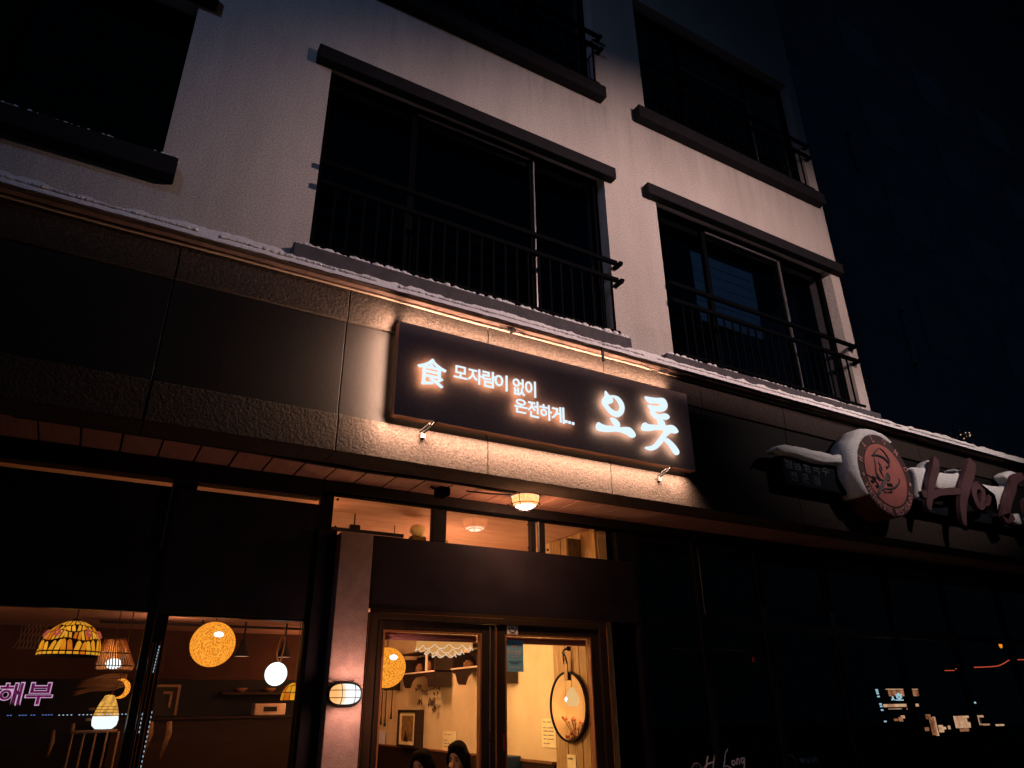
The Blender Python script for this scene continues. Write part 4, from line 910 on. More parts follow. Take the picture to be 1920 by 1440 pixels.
# ------------------------------------------------------------------ pendant lamps
M['weave'] = shade('woven_globe', (1.0, .34, .03), 1.5, .22, 85, .42)
M['bulb_w'] = glow('white_bulb', (.80, .94, 1.0), 2.2)
M['bulb_soft'] = glow('soft_white_bulb', (1.0, .90, .72), 1.25)
M['cord'] = surf('brown_cord', (.10, .05, .03), (.07, .035, .02), .7)
def cordo(x, y, z0, z1, parent, r=.004): MB().ring([(x, y, z0), (x, y, z1)], r, 6).build('cord', M['cord'], parent)
def globe_lamp(c, r, label, bulb_off, power, zc):
    t = thing('globe_lamp', (c[0], c[1], c[2]), label, 'lamp', 'woven globe lamps')
    MB().sphere(c, r, 40, 24).build('shade', M['weave'], t, True)
    MB().ring([(c[0]+r*.14*math.cos(a), c[1]+r*.14*math.sin(a), c[2]+r*.99) for a in [2*PI*k/16 for k in range(17)]], .004, 6).build('top_ring', M['cord'], t)
    MB().sphere((c[0]+bulb_off[0]*1.0, c[1]-r*.92, c[2]+bulb_off[1]), r*.17, 14, 10, (1.3, .5, .8)).build('bulb', M['bulb_w'], t, True)
    cordo(c[0], c[1], c[2]+r, zc, t); pointlight('globe_lamp_light', (c[0], c[1]-.0, c[2]-r-.06), power, (1.0, .50, .18), .15, t)
globe_lamp((.95, 1.8, 2.016), .170, 'orange woven globe lamp hanging in the left side window', (.01, .06), 3.5, 3.13)
globe_lamp((2.428, 1.8, 1.862), .168, 'orange woven globe lamp cut by the left edge of the door glass', (.0, .075), 18, 3.13)
# bare glowing ball
bb_ = thing('ball_lamp', (1.478, 1.8, 1.80), 'small white hot ball lamp on a looped cord near the window edge', 'lamp')
MB().sphere((1.472, 1.8, 1.80), .088, 28, 18, (1, 1, 1.02)).build('bulb', M['bulb_w'], bb_, True)
MB().ring(catmull([(1.49, 1.8, 1.885), (1.462, 1.8, 1.95), (1.475, 1.8, 2.06), (1.50, 1.8, 2.10), (1.512, 1.8, 2.05), (1.506, 1.8, 1.95), (1.495, 1.8, 1.89)], 5), .006, 6).build('loop', M['door_bead'], bb_, True)
MB().ring([(1.50, 1.8, 2.10), (1.50, 1.8, 3.13)], .004, 6).build('cord', M['door_bead'], bb_); pointlight('ball_lamp_light', (1.36, 1.72, 1.80), 3, (1.0, .62, .35), .08, bb_)
# gourd lamp
gl_ = thing('gourd_lamp', (.30, 1.8, 1.42), 'pear shaped woven lamp glowing white at its base in the left window', 'lamp')
M['gourd'] = shade('gourd_weave', (1.0, .50, .09), 1.0, .18, 40, .55, (1, 1, .5)); M['gourd_hot'] = glow('gourd_base', (.84, .95, 1.0), 1.3)
gc = (.295, 1.8, 1.42)
prof = [(.0, 0), (.055, .002), (.080, .025), (.086, .060), (.083, .085)]
MB().lathe([(r, z) for r, z in prof], gc, 28).build('lower_shade', M['gourd_hot'], gl_, True)
MB().lathe([(.083, .085), (.072, .13), (.055, .175), (.040, .205), (.032, .222), (.012, .228)], gc, 28).build('upper_shade', M['gourd'], gl_, True)
for k in range(7):
    z = .09+.02*k; r = .083-.0035*k-.0009*k*k; MB().ring([(gc[0]+r*math.cos(a), gc[1]+r*math.sin(a), gc[2]+z) for a in [2*PI*j/24 for j in range(25)]], .0018, 5).build('hoop', M['cord'], gl_)
MB().ring([(gc[0]+.010, 1.8, gc[2]+.228), (gc[0]+.02, 1.8, gc[2]+.26), (gc[0]+.045, 1.8, gc[2]+.33), (gc[0]+.05, 1.8, 3.13)], .004, 6).build('cord', M['cord'], gl_)
pointlight('gourd_light', (gc[0]+.12, 1.70, gc[2]+.05), 3.0, (1.0, .55, .25), .08, gl_)
# crescent ornament beside it
cr = MB(); n = 20
for i in range(n+1):
    a = -PI/2-.3+(PI+.6)*i/n; w = .028*math.sin(PI*i/n)+.002
    for s_ in (-1, 1): cr.v += [(.345+(.060+s_*w*.6)*math.cos(a), 1.84-.006, 1.69+(.062+s_*w*.6)*math.sin(a)), (.345+(.060+s_*w*.6)*math.cos(a), 1.84+.006, 1.69+(.062+s_*w*.6)*math.sin(a))]
for i in range(n): 
    b = 4*i; cr.f += [(b, b+4, b+6, b+2), (b+1, b+3, b+7, b+5), (b, b+1, b+5, b+4), (b+2, b+6, b+7, b+3)]
cr.build('crescent_lamp', M['weave'], None, label='orange crescent shaped lamp just above the pear shaped lamp', cat='lamp')
# slatted basket lamp
bk = thing('basket_lamp', (.28, 1.8, 1.85), 'conical lamp of thin wooden slats beside the stained glass dome', 'lamp')
M['slat'] = surf('bamboo_slat', (.62, .30, .10), (.44, .19, .06), .6, scale=9)
base = None
for k in range(40):
    a = 2*PI*k/40; c_, s_ = math.cos(a), math.sin(a)
    P_ = [(.255+.066*c_, 1.8+.066*s_, 2.035), (.27+.105*c_, 1.8+.105*s_, 1.93), (.283+.132*c_, 1.8+.132*s_, 1.845), (.283+.118*c_, 1.8+.118*s_, 1.815)]
    MB().ring(P_, .0042, 5).build('slat', M['slat'], bk)
for r, z, x in ((.070, 2.03, .255), (.108, 1.93, .27), (.134, 1.843, .283), (.118, 1.813, .283)):
    MB().ring([(x+r*math.cos(2*PI*j/32), 1.8+r*math.sin(2*PI*j/32), z) for j in range(33)], .0038, 6).build('hoop', M['black'], bk)
MB().sphere((.275, 1.8, 1.860), .046, 18, 12, (1.2, 1, .8)).build('bulb', M['bulb_w'], bk, True); cordo(.255, 1.8, 1.9, 3.13, bk)
MB().lathe([(.112, -.002), (0, -.004)], (.283, 1.8, 1.812), 24).build('base_disc', M['dark_wood'], bk)
pointlight('basket_light', (.275, 1.8, 1.915), 1.6, (1.0, .62, .30), .03, bk)
# stained glass dome
dm = thing('stained_glass_lamp', (-.04, 1.8, 1.90), 'amber stained glass dome lamp with red flowers in the left window', 'lamp')
amber = [glow('amber_glass', c_, 1.0, .1, 9, tuple(v*.8 for v in c_)) for c_ in ((.96, .38, .018), (1.0, .44, .03), (.85, .27, .012), (.72, .17, .01))]
M['flower_glass'] = glow('flower_glass', (.42, .07, .05), 1.0); M['lead'] = surf('lead_came', (.03, .015, .01), (.02, .012, .008), .5)
dc = (-.028, 1.8, 1.907); DR, DH = .205, .245
def dome(a, v, off=0.):     # v 0 rim .. 1 top
    ph = v*PI/2*.93; r = (DR+off)*math.cos(ph)**.92; return (dc[0]+r*math.cos(a), dc[1]+r*math.sin(a), dc[2]+(DH+off)*math.sin(ph))
rowsd = [0, .075, .30, .50, .68, .86, .99]; cnt = [30, 15, 20, 15, 10, 10]
mb = MB()
for i in range(10):
    ring_ = [dome(2*PI*k/40, i/10*.99, -.004) for k in range(40)]; mb.v += ring_
for i in range(9):
    for k in range(40): mb.f.append((i*40+k, i*40+(k+1) % 40, (i+1)*40+(k+1) % 40, (i+1)*40+k))
mb.build('leading', M['lead'], dm, True)
rd = random.Random(4)
def shift(i, a): return .030*math.sin(a*5+i*2.1)*(0 if i in (0, 1, 6) else 1)
for i in range(6):
    nn_ = cnt[i]
    for k in range(nn_):
        a0 = 2*PI*(k+.5*(i % 2))/nn_; a1 = a0+2*PI/nn_; g_ = .0045/(max(.03, DR*math.cos(rowsd[i]*1.46))); v0, v1 = rowsd[i], rowsd[i+1]
        sub = 2 if nn_ <= 20 and i > 0 else 1
        sk = .13*(a1-a0)*(1 if (k % 2) else -1) if i in (1, 2, 3) else 0
        for s_ in range(sub):
            b0 = a0+(a1-a0)*s_/sub; b1 = a0+(a1-a0)*(s_+1)/sub; st_ = sk
            q = []; N_ = 4
            top = [(b0+g_+st_+(b1-b0-2*g_)*j/N_, v1+shift(i+1, b0+(b1-b0)*j/N_)*.9-.014-.05*(abs(j/N_-.5)*2)**2*(1 if i in (1, 3) else 0)) for j in range(N_+1)]
            bot = [(b0+g_+(b1-b0-2*g_)*j/N_, v0+shift(i, b0+(b1-b0)*j/N_)*.9+.014) for j in range(N_+1)]
            vs = [dome(a, v) for a, v in bot]+[dome(a, v) for a, v in top]
            MB().add(vs, [(j, j+1, N_+2+j, N_+1+j) for j in range(N_)]).build('pane', amber[rd.choice((0, 1, 1, 0, 2, 3))], dm, True)
for a_ in (-PI/2-.62, -PI/2+.62, -PI/2-1.45, -PI/2+1.45, PI/2):
    for j in range(6):
        t = 2*PI*j/5; rr_ = .055 if j < 5 else 0
        p = Vector(dome(a_+rr_*1.3*math.cos(t), .44+rr_*1.0*math.sin(t), .004)); nrm = (p-Vector((dc[0], dc[1], dc[2]))).normalized()
        MB().sphere(p, .0125, 8, 6, (1, 1, 1)).build('petal', M['flower_glass'] if j < 5 else amber[2], dm, True)
MB().lathe([(0, .262), (.02, .258), (.028, .240), (.012, .238)], dc, 16).build('finial', M['lead'], dm, True); cordo(dc[0], 1.8, dc[2]+.26, 3.13, dm)
# second small stained lamp near the frame
d2 = thing('stained_glass_lamp', (1.66, 1.95, 1.6), 'small amber stained glass lamp half hidden behind the window edge', 'lamp')
for i in range(3):
    for k in range(12):
        a0 = 2*PI*k/12+.03; a1 = 2*PI*(k+1)/12-.03
        f_ = lambda a, v: (1.67+.105*math.cos(v*1.4)*math.cos(a), 1.95+.105*math.cos(v*1.4)*math.sin(a), 1.60+.14*math.sin(v*1.4))
        MB().add([f_(a0, i/3+.02), f_(a1, i/3+.02), f_(a1, (i+1)/3-.02), f_(a0, (i+1)/3-.02)], [(0, 1, 2, 3)]).build('pane', amber[(i+k) % 4], d2)
MB().lathe([(.098, .0), (.09, .06), (.05, .11), (0, .128)], (1.67, 1.95, 1.60), 16).build('leading', M['lead'], d2, True); MB().ring([(1.67, 1.95, 1.73), (1.67, 1.95, 3.13)], .004, 6).build('cord', M['cord'], d2)
# shell chandelier in the door
sh = thing('shell_chandelier', (3.17, 2.2, 1.98), 'scalloped glass petal chandelier at the top of the left door glass', 'lamp')
M['petal'] = glow('petal_glass', (1.0, .42, .09), .72, .12, 16, (.95, .46, .14)); M['petal_rim'] = glow('petal_rim', (1.0, .72, .50), .95)
for ring_i, (R_, n_, z0_, z1_) in enumerate(((.26, 12, 2.045, 2.22), (.18, 9, 2.01, 2.16), (.11, 7, 1.985, 2.10))):
    for k in range(n_):
        a = 2*PI*(k+.3*ring_i)/n_; half = PI/n_*.92; nd = 6
        vs = []
        for j in range(nd+1):
            u = j/nd*2-1; aa = a+half*u; bul = 1+.10*(1-u*u); zb = z0_+.038*(u*u)**1.2
            vs += [(3.17+R_*bul*math.cos(aa), 2.2+R_*bul*math.sin(aa), zb), (3.17+R_*.93*bul*math.cos(aa), 2.2+R_*.93*bul*math.sin(aa), z1_)]
        pt = MB().add(vs, [(2*j, 2*j+2, 2*j+3, 2*j+1) for j in range(nd)]).build('petal', M['petal'], sh, True)
        MB().ring([vs[2*j] for j in range(nd+1)], .0042, 5).build('rim', M['petal_rim'], pt)
    MB().lathe([(R_*.6, z1_+.01), (R_, z1_+.005), (R_, z1_-.006)], (3.17, 2.2, 0), 28).build('hoop', M['cord'], sh)
MB().ring([(3.17, 2.2, 2.0), (3.17, 2.2, 3.13)], .006, 6).build('cord', M['cord'], sh)
pointlight('chandelier_light', (3.17, 2.2, 1.88), 82, (1.0, .67, .36), .18, sh); pointlight('chandelier_light', (3.17, 2.2, 2.36), 26, (1.0, .62, .32), .15, sh)
# cone spot lamps on a track; added point lights fill the far room
tr = thing('ceiling_track', (1.8, 5.6, 2.5), 'dark track across the back room ceiling', 'track'); MB().box(.2, 3.4, 5.58, 5.62, 2.50, 2.53).build('track', M['black'], tr)
for x, lab in ((1.33, 'black cone spotlight left of the woven globe lamp'), (1.85, 'black cone spotlight behind the woven globe lamp'), (2.37, 'black cone spotlight beside the white ball lamp')):
    t = thing('cone_spotlight', (x, 5.4, 2.1), lab, 'spotlight', 'cone spotlights in the back room')
    y_ = 5.4; MB().lathe([(.03, .20), (.045, .12), (.10, .0)], (x, y_, 2.14), 20).build('shade', M['black'], t, True); MB().lathe([(.094, .004), (0, .006)], (x, y_, 2.14), 20).build('bulb', glow('spot_disc', (.9, .42, .25), .8), t)
    MB().ring([(x, y_, 2.34), (x, y_, 2.559)], .012, 6).build('stem', M['black'], t)
pointlight('back_room_fill', (.95, 5.0, 2.33), 11, (1.0, .52, .32), .05, tr); pointlight('back_room_fill', (3.3, 4.1, 2.38), 50, (1.0, .60, .38), .1, tr); pointlight('back_room_fill', (3.1, 6.2, 1.9), 22, (1.0, .45, .22), .15, tr); pointlight('back_room_fill', (-1.0, 4.6, 2.1), 2, (1.0, .45, .22), .15, tr)  # added fills without fittings, for the ceiling patch and plaster
pointlight('front_ceiling_light', (2.95, 1.75, 2.78), 8, (1.0, .48, .30), .12, tk); pointlight('front_ceiling_light', (1.6, 1.3, 2.93), 1.6, (1.0, .45, .22), .05, tk)
pointlight('front_ceiling_light', (.4, 1.5, 2.7), .8, (1.0, .40, .22), .1, tk)
# back room bits
cb = thing('back_counter', (2.0, 6.6, 0), 'dark kitchen counter along the back room wall', 'counter'); MB().box(.6, 3.6, 6.4, 6.9, 0, 1.42).build('body', M['dark_wood'], cb); MB().box(.55, 3.65, 6.35, 6.95, 1.422, 1.45).build('top', M['dark_wood'], cb)
MB().box(2.30, 2.72, 6.40, 6.62, 1.452, 1.60).build('till', M['pale_edge'], None, bevel=.01, label='pale till machine on the dark back counter', cat='till'); MB().box(2.42, 2.60, 6.392, 6.399, 1.50, 1.56).build('till_screen', M['ink'], None, label='black display on the front of the pale till', cat='screen')
for x, lab in ((2.15, 'left brown bowl on the back shelf'), (2.55, 'right brown bowl on the back shelf')): MB().lathe([(0, 0), (.05, 0), (.10, .05), (.095, .055), (0, .02)], (x, 6.8, 1.752), 18).build('bowl', M['mid_wood'], None, True, label=lab, cat='bowl')
MB().box(1.9, 3.4, 6.7, 6.98, 1.72, 1.75).build('back_shelf', M['dark_wood'], None, label='dark shelf carrying the two bowls over the counter', cat='shelf')
pf2 = thing('framed_notice', (.72, 2.4, 1.5), 'small orange framed square notice low in the left side window', 'picture')
for k in range(2): 
    q = .055*k; 
    for b_ in ((.66+q, .84-q, 1.735-q-.02, 1.735-q), (.84-q-.02, .84-q, 1.50+q, 1.715-q)): MB().box(b_[0], b_[1], 2.40, 2.42, b_[2], b_[3]).build('frame', M['mid_wood'], pf2)
MB().box(.66, .84, 2.421, 2.43, 1.50, 1.735).build('backing', M['dark_wood'], pf2)
for x, lab in ((.62, 'left wooden chair post in the left side window'), (.75, 'right wooden chair post in the left side window')):
    MB().ring([(x, 2.0, 1.46), (x+.01, 2.0, 1.38), (x-.02, 2.0, 1.20)], [.018, .022, .008], 8).build('carved_finial', M['mid_wood'], None, True, label=lab, cat='carving')
# chair back bottom left, driftwood, posts
ch = thing('spindle_chair', (.25, 2.0, 0), 'dark spindle-back chair at the bottom of the left window', 'chair')
MB().ring([(.10, 2.0, 1.40), (.40, 2.0, 1.405)], .012, 8).build('top_rail', M['mid_wood'], ch)
for x in (.10, .175, .25, .325, .40): MB().ring([(x, 2.0, .48), (x+.012, 2.0, 1.40)], .008, 6).build('spindle', M['mid_wood'], ch)
MB().box(.02, .48, 1.98, 2.40, .44, .48).build('seat', M['dark_wood'], ch, bevel=.006)
for x, y_ in ((.05, 2.0), (.45, 2.0), (.05, 2.37), (.45, 2.37)): MB().ring([(x, y_, .011), (x, y_, .44)], .018, 8).build('leg', M['dark_wood'], ch)
MB().ring([(-.02, 2.0, 1.25), (-.01, 2.0, 1.34), (-.015, 2.0, 1.42)], [.012, .020, .012], 8).build('post_knob', M['mid_wood'], ch, True); MB().ring([(.10, 2.0, 1.40), (.10, 2.0, 1.46)], [.02, .014], 8).build('post_knob', M['mid_wood'], ch, True)
dw = MB(); 
for i in range(7): 
    yo = rnd.uniform(-.02, .02); dw.ring(catmull([(.05+.01*i, 2.1, 1.66+.017*i+yo), (.18, 2.1, 1.685+.014*i), (.30, 2.1, 1.69+.018*i), (.40, 2.1, 1.72+.012*i)], 4), .010, 6)
dw.build('driftwood', M['mid_wood'], None, True, label='piece of driftwood lit under the slatted lamp', cat='driftwood')
for x, w, lab in ((.447, .012, 'thin lit timber strip at the right of the left window'), (.40, .020, 'wide lit timber post behind the pear shaped lamp')):
    MB().box(x-.02, x-.02+w, 1.02, 1.05, .5, 1.60).build('timber_post', M['plank'], None, label=lab, cat='post')
for z, x, lab in ((1.545, .20, 'upper peg left of the pear shaped lamp'), (1.475, .195, 'lower peg left of the pear shaped lamp')): MB().box(x-.02, x+.02, 1.9, 1.93, z, z+.018).build('peg', M['mid_wood'], None, label=lab, cat='peg')
# lattice pattern hanging at the far left
lt = thing('lattice_screen', (-.30, 1.5, 1.9), 'pale scrap of diamond lattice left of the stained glass dome', 'lattice')
for k in range(6):
    MB().ring([(-.36+.022*k, 1.5, 1.93), (-.30+.022*k, 1.5, 2.09)], .003, 5).build('lath', M['pale_edge'], lt); MB().ring([(-.28+.022*k-.022*2, 1.502, 1.93), (-.34+.022*k-.022*2+.04, 1.502, 2.09)], .003, 5).build('lath', M['pale_edge'], lt)

# ------------------------------------------------------------------ window graphics and dots built for led reflections
M['neon_w'] = glow('neon_outline', (.62, .38, .58), .9); M['neon_p'] = glow('plum_letter', (.19, .012, .10), 1.0, .2, 60, (.05, .005, .03))
ne = thing('window_lettering', (-.2, .84, 1.5), 'plum Korean letters with white outline on the left window', 'lettering')
x = -.475
for ch_, w in (('재', .125), ('해', .125), ('부', .145)):
    glyph(MB(), ch_, x, x+w, 1.575, 1.705, .8520, .004, .035).build('outline', M['neon_w'], ne); glyph(MB(), ch_, x+.006, x+w-.006, 1.581, 1.699, .8490, .0025, .012).build('letter', M['neon_p'], ne); x += w+.012
M['led'] = glow('white_led_glint', (.45, .65, .85), 1.0); M['led_b'] = glow('blue_led_glint', (.10, .22, .60), .9)
def leds(p0, p1, n, mat, label, w=.003, h=.012, skip=()):  # rows of painted dots stand in for reflected light strings
    mb = MB(); p0, p1 = Vector(p0), Vector(p1); d = (p1-p0).normalized()
    for k in range(n):
        if k in skip: continue
        c_ = p0.lerp(p1, k/(n-1)); s_ = abs(d.x) > .5
        mb.box(c_.x-(h if s_ else w)/2, c_.x+(h if s_ else w)/2, c_.y-.002, c_.y+.002, c_.z-(w if s_ else h)/2, c_.z+(w if s_ else h)/2)
    t = thing('led_reflection', p0, label, 'string light', 'reflected strings of tiny leds painted on the left windows'); mb.build('led_row', M[mat], t, kind='stuff'); return t
leds((.478, .826, 1.92), (.470, .826, 1.77), 9, 'led', 'upper row of reflected white leds painted on the post between the left windows')
leds((.522, .826, 1.92), (.520, .826, 1.77), 9, 'door_bead', 'upper row of reflected amber leds at the edge of the left side window', .004)
leds((.452, .826, 1.52), (.452, .826, 1.42), 5, 'led', 'short row of reflected white leds low on the window post')
leds((.505, .826, 1.53), (.498, .826, 1.20), 13, 'led', 'longest row of reflected white leds running off the bottom of the photo')
leds((-.26, .842, 1.524), (-.04, .842, 1.524), 16, 'led_b', 'left half of the row of reflected blue leds across the window', .004, .009, (2, 3, 7, 10, 11)); leds((.0, .842, 1.522), (.36, .842, 1.522), 18, 'led', 'right half of the row of reflected leds across the window', .004, .008, (4, 9))
M['yellow_glow'] = None
m_, tt_, oo_ = new_mat('yellow_light_panel'); e_ = tt_.nodes.new('ShaderNodeEmission'); tt_.links.new(ramp(tt_, ns(tt_, 2.2, 3, coords(tt_, (1, 1, 1.4))), [(.30, (.42, .22, .01)), (.62, (.04, .022, .004))]), e_.inputs[0]); e_.inputs[1].default_value = 1.0; tt_.links.new(e_.outputs[0], oo_.inputs[0])
MB().box(-.75, -.325, 1.0, 1.02, .9, 1.53).build('light_panel', m_, None, label='murky yellow lit panel at the bottom left corner', cat='light panel')

# ================================================================== PEOPLE just inside the door
def person(px, py, sc_, facing, label, hairlen, tilt, seat_z):
    """seated adult, one continuous remeshed body; local frame: faces +x, z up, origin at the hips"""
    root = thing('person', (px, py, seat_z), label, 'person', None)
    rot = Matrix.Rotation(facing, 4, 'Z')
    def T(p): q = rot @ (Vector(p)*sc_); return (px+q.x, py+q.y, seat_z+q.z)
    def capsule(mb, pts, rads, n=12):
        mb.ring([T(p) for p in pts], [r*sc_ for r in rads], n)
        mb.sphere(T(pts[0]), rads[0]*sc_, n, 8); mb.sphere(T(pts[-1]), rads[-1]*sc_, n, 8)
    HC = Vector((.045, 0, .70)); ht = Matrix.Rotation(tilt, 4, 'Y')
    def H(p): q = ht @ Vector(p); return HC+q
    def ell(mb, c, r, n=18, m=12):
        vs = []; fs = []
        for i in range(m+1):
            ph = PI*i/m
            for k in range(n):
                t = 2*PI*k/n; v = Vector((c[0]+r[0]*math.sin(ph)*math.cos(t), c[1]+r[1]*math.sin(ph)*math.sin(t), c[2]+r[2]*math.cos(ph))); vs.append(T(H(v)))
        for i in range(m):
            for k in range(n): fs.append((i*n+k, (i+1)*n+k, (i+1)*n+(k+1) % n, i*n+(k+1) % n))
        mb.add(vs, fs)
    b = MB()
    capsule(b, [(0, 0, .08), (.0, 0, .25), (.01, 0, .40), (.01, 0, .50)], [.12, .115, .125, .07])
    for s_ in (-1, 1):
        capsule(b, [(.01, .04*s_, .46), (.01, .17*s_, .455)], [.06, .048]); capsule(b, [(.01, .185*s_, .45), (.06, .205*s_, .30), (.10, .20*s_, .20)], [.048, .042, .036])
        capsule(b, [(.10, .20*s_, .20), (.22, .16*s_, .20), (.31, .11*s_, .205)], [.036, .031, .022])
        capsule(b, [(.32, .105*s_, .205), (.37, .085*s_, .205)], [.026, .028])
        for k, L_ in enumerate((.062, .074, .078, .068)):
            o_ = (k-1.5)*.017; a = Vector((.375, .08*s_+o_, .208)); 
            capsule(b, [a, a+Vector((L_*.5, 0, .006)), a+Vector((L_, 0, -.012))], [.0085, .0080, .0068], 8)
        capsule(b, [(.345, (.085-.02)*s_, .205), (.37, .035*s_, .205), (.39, .022*s_, .198)], [.011, .0095, .008], 8)
        capsule(b, [(.02, .075*s_, .06), (.22, .10*s_, .08), (.42, .10*s_, .07)], [.095, .080, .062]); capsule(b, [(.42, .10*s_, .07), (.44, .10*s_, -.12), (.43, .10*s_, -.36)], [.060, .055, .036])
        capsule(b, [(.42, .10*s_, -.395), (.52, .11*s_, -.41)], [.038, .030])
    capsule(b, [(.0, 0, .48), (.015, 0, .56), (.035, 0, .64)], [.062, .050, .052])
    ell(b, (0, 0, .045), (.088, .074, .098)); ell(b, (.030, 0, -.028), (.060, .055, .075)); ell(b, (.048, 0, -.078), (.026, .024, .020))
    capsule(b, [H((.082, 0, .030)), H((.100, 0, -.005)), H((.110, 0, -.022))], [.009, .011, .013], 8)
    ell(b, (.102, .010, -.027), (.009, .007, .007), 8, 6); ell(b, (.102, -.010, -.027), (.009, .007, .007), 8, 6)
    for s_ in (-1, 1): ell(b, (.062, .035*s_, -.022), (.024, .022, .026), 10, 8); ell(b, (-.005, .074*s_, .008), (.016, .008, .028), 10, 8)
    o = b.build('body', M['skin'], root, True)
    md = o.modifiers.new('remesh', 'REMESH'); md.mode = 'VOXEL'; md.voxel_size = .0055; sm = o.modifiers.new('smooth', 'SMOOTH'); sm.factor = .6; sm.iterations = 3
    bpy.context.view_layer.update(); me = bpy.data.meshes.new_from_object(o.evaluated_get(bpy.context.evaluated_depsgraph_get())); o.modifiers.clear(); o.data = me
    for p in me.polygons: p.use_smooth = True
    for s_ in (-1, 1):
        e = MB(); ell(e, (.079, .031*s_, .022), (.011, .014, .0085), 10, 8); e.build('eye', M['white_card'], root, True)
        e = MB(); ell(e, (.087, .031*s_, .020), (.005, .007, .0065), 8, 6); e.build('iris', M['ink'], root, True)
        e = MB(); ell(e, (.0855, .033*s_, .0285), (.007, .017, .0035), 8, 6); e.build('eyelid', M['hair'], root, True)
        e = MB(); ell(e, (.084, .034*s_, .048), (.007, .019, .0035), 8, 6); e.build('eyebrow', M['hair'], root, True)
    e = MB(); ell(e, (.090, 0, -.053), (.009, .021, .0065), 12, 8); e.build('lips', M['lip'], root, True)
    # jumper and trousers over the body
    j = MB(); capsule(j, [(-.0, 0, .06), (.0, 0, .25), (.01, 0, .40), (.005, 0, .49)], [.145, .135, .145, .085])
    for s_ in (-1, 1):
        capsule(j, [(.01, .04*s_, .455), (.01, .18*s_, .45)], [.075, .066]); capsule(j, [(.01, .19*s_, .45), (.06, .212*s_, .30), (.10, .205*s_, .20)], [.066, .058, .052]); capsule(j, [(.10, .205*s_, .20), (.24, .155*s_, .20)], [.052, .043])
    capsule(j, [(.0, 0, .49), (.01, 0, .545)], [.075, .066])
    jo = j.build('jumper', M['coat'], root, True); md = jo.modifiers.new('remesh', 'REMESH'); md.mode = 'VOXEL'; md.voxel_size = .012; sm = jo.modifiers.new('smooth', 'SMOOTH'); sm.factor = .6; sm.iterations = 4
    bpy.context.view_layer.update(); me = bpy.data.meshes.new_from_object(jo.evaluated_get(bpy.context.evaluated_depsgraph_get())); jo.modifiers.clear(); jo.data = me
    for p in me.polygons: p.use_smooth = True
    tq = MB()
    for s_ in (-1, 1): capsule(tq, [(.0, .075*s_, .06), (.22, .10*s_, .08), (.42, .10*s_, .07)], [.112, .096, .078]); capsule(tq, [(.42, .10*s_, .07), (.44, .10*s_, -.12), (.43, .10*s_, -.34)], [.076, .070, .055])
    tq.build('trousers', M['coat'], root, True)
    # hair: cap with parting, falling behind and beside the cheeks
    h = MB(); ell(h, (-.018, 0, .058), (.094, .083, .097), 24, 14); ell(h, (-.045, 0, .02), (.078, .087, .10), 20, 12)
    ell(h, (.022, 0, .106), (.068, .072, .046), 20, 12)
    for s_ in (-1, 1):
        capsule(h, [H((.070, .006*s_, .104)), H((.078, .038*s_, .086)), H((.064, .064*s_, .045)), H((.040, .076*s_, -.02))], [.014, .015, .015, .014])
        ell(h, (.004, .068*s_, .02), (.046, .020, .085), 14, 10)
        capsule(h, [H((-.030, .062*s_, .02)), H((-.028, .072*s_, -.06)), H((-.035, .075*s_, -.06-hairlen*.5)), H((-.04, .07*s_, -.06-hairlen))], [.045, .038, .034, .016])
    capsule(h, [H((-.055, 0, .02)), H((-.065, 0, -.07)), H((-.075, 0, -.08-hairlen*.6)), H((-.075, 0, -.06-hairlen))], [.075, .068, .06, .03])
    ho = h.build('hair', M['hair'], root, True); md = ho.modifiers.new('remesh', 'REMESH'); md.mode = 'VOXEL'; md.voxel_size = .008; sm = ho.modifiers.new('smooth', 'SMOOTH'); sm.factor = .6; sm.iterations = 4
    bpy.context.view_layer.update(); me = bpy.data.meshes.new_from_object(ho.evaluated_get(bpy.context.evaluated_depsgraph_get())); ho.modifiers.clear(); ho.data = me
    for p in me.polygons: p.use_smooth = True
    return root
def chair(x, y, a, label):
    t = thing('dining_chair', (x, y, .01), label, 'chair'); 
    def put(mb, name):
        r = Matrix.Rotation(a, 4, 'Z'); mb.v = [tuple(Vector((x, y, .01))+(r @ Vector(v))) for v in mb.v]; return mb.build(name, M['dark_wood'], t)
    put(MB().box(-.20, .22, -.21, .21, .38, .42), 'seat')
    for dx, dy in ((-.18, -.19), (-.18, .19), (.20, -.19), (.20, .19)): put(MB().box(dx-.018, dx+.018, dy-.018, dy+.018, 0, .379), 'leg')
    put(MB().box(-.225, -.205, -.20, .20, .43, .78), 'backrest')
fac1, fac2 = D(214), D(218)
person(2.70, 1.50, .97, fac1, 'left dark-haired woman seated behind the left door glass', .16, .20, .40)
person(3.03, 1.52, .98, fac2, 'right dark-haired woman looking down beside the tan wall notice', .20, .24, .44)
chair(2.765, 1.50, fac1, 'dark wooden chair under the left seated woman'); chair(3.075, 1.52, fac2, 'dark wooden chair under the right seated woman')
tb = thing('dining_table', (2.45, 1.25, .01), 'small dark table in front of the two seated women', 'table'); MB().lathe([(0, .58), (.30, .58), (.31, .595), (.30, .61), (0, .61)], (2.42, 1.26, 0), 32).build('table_top', M['dark_wood'], tb)
MB().lathe([(.16, .011), (.16, .03), (.03, .05), (.025, .579)], (2.42, 1.26, 0), 20).build('pedestal', M['dark_wood'], tb)

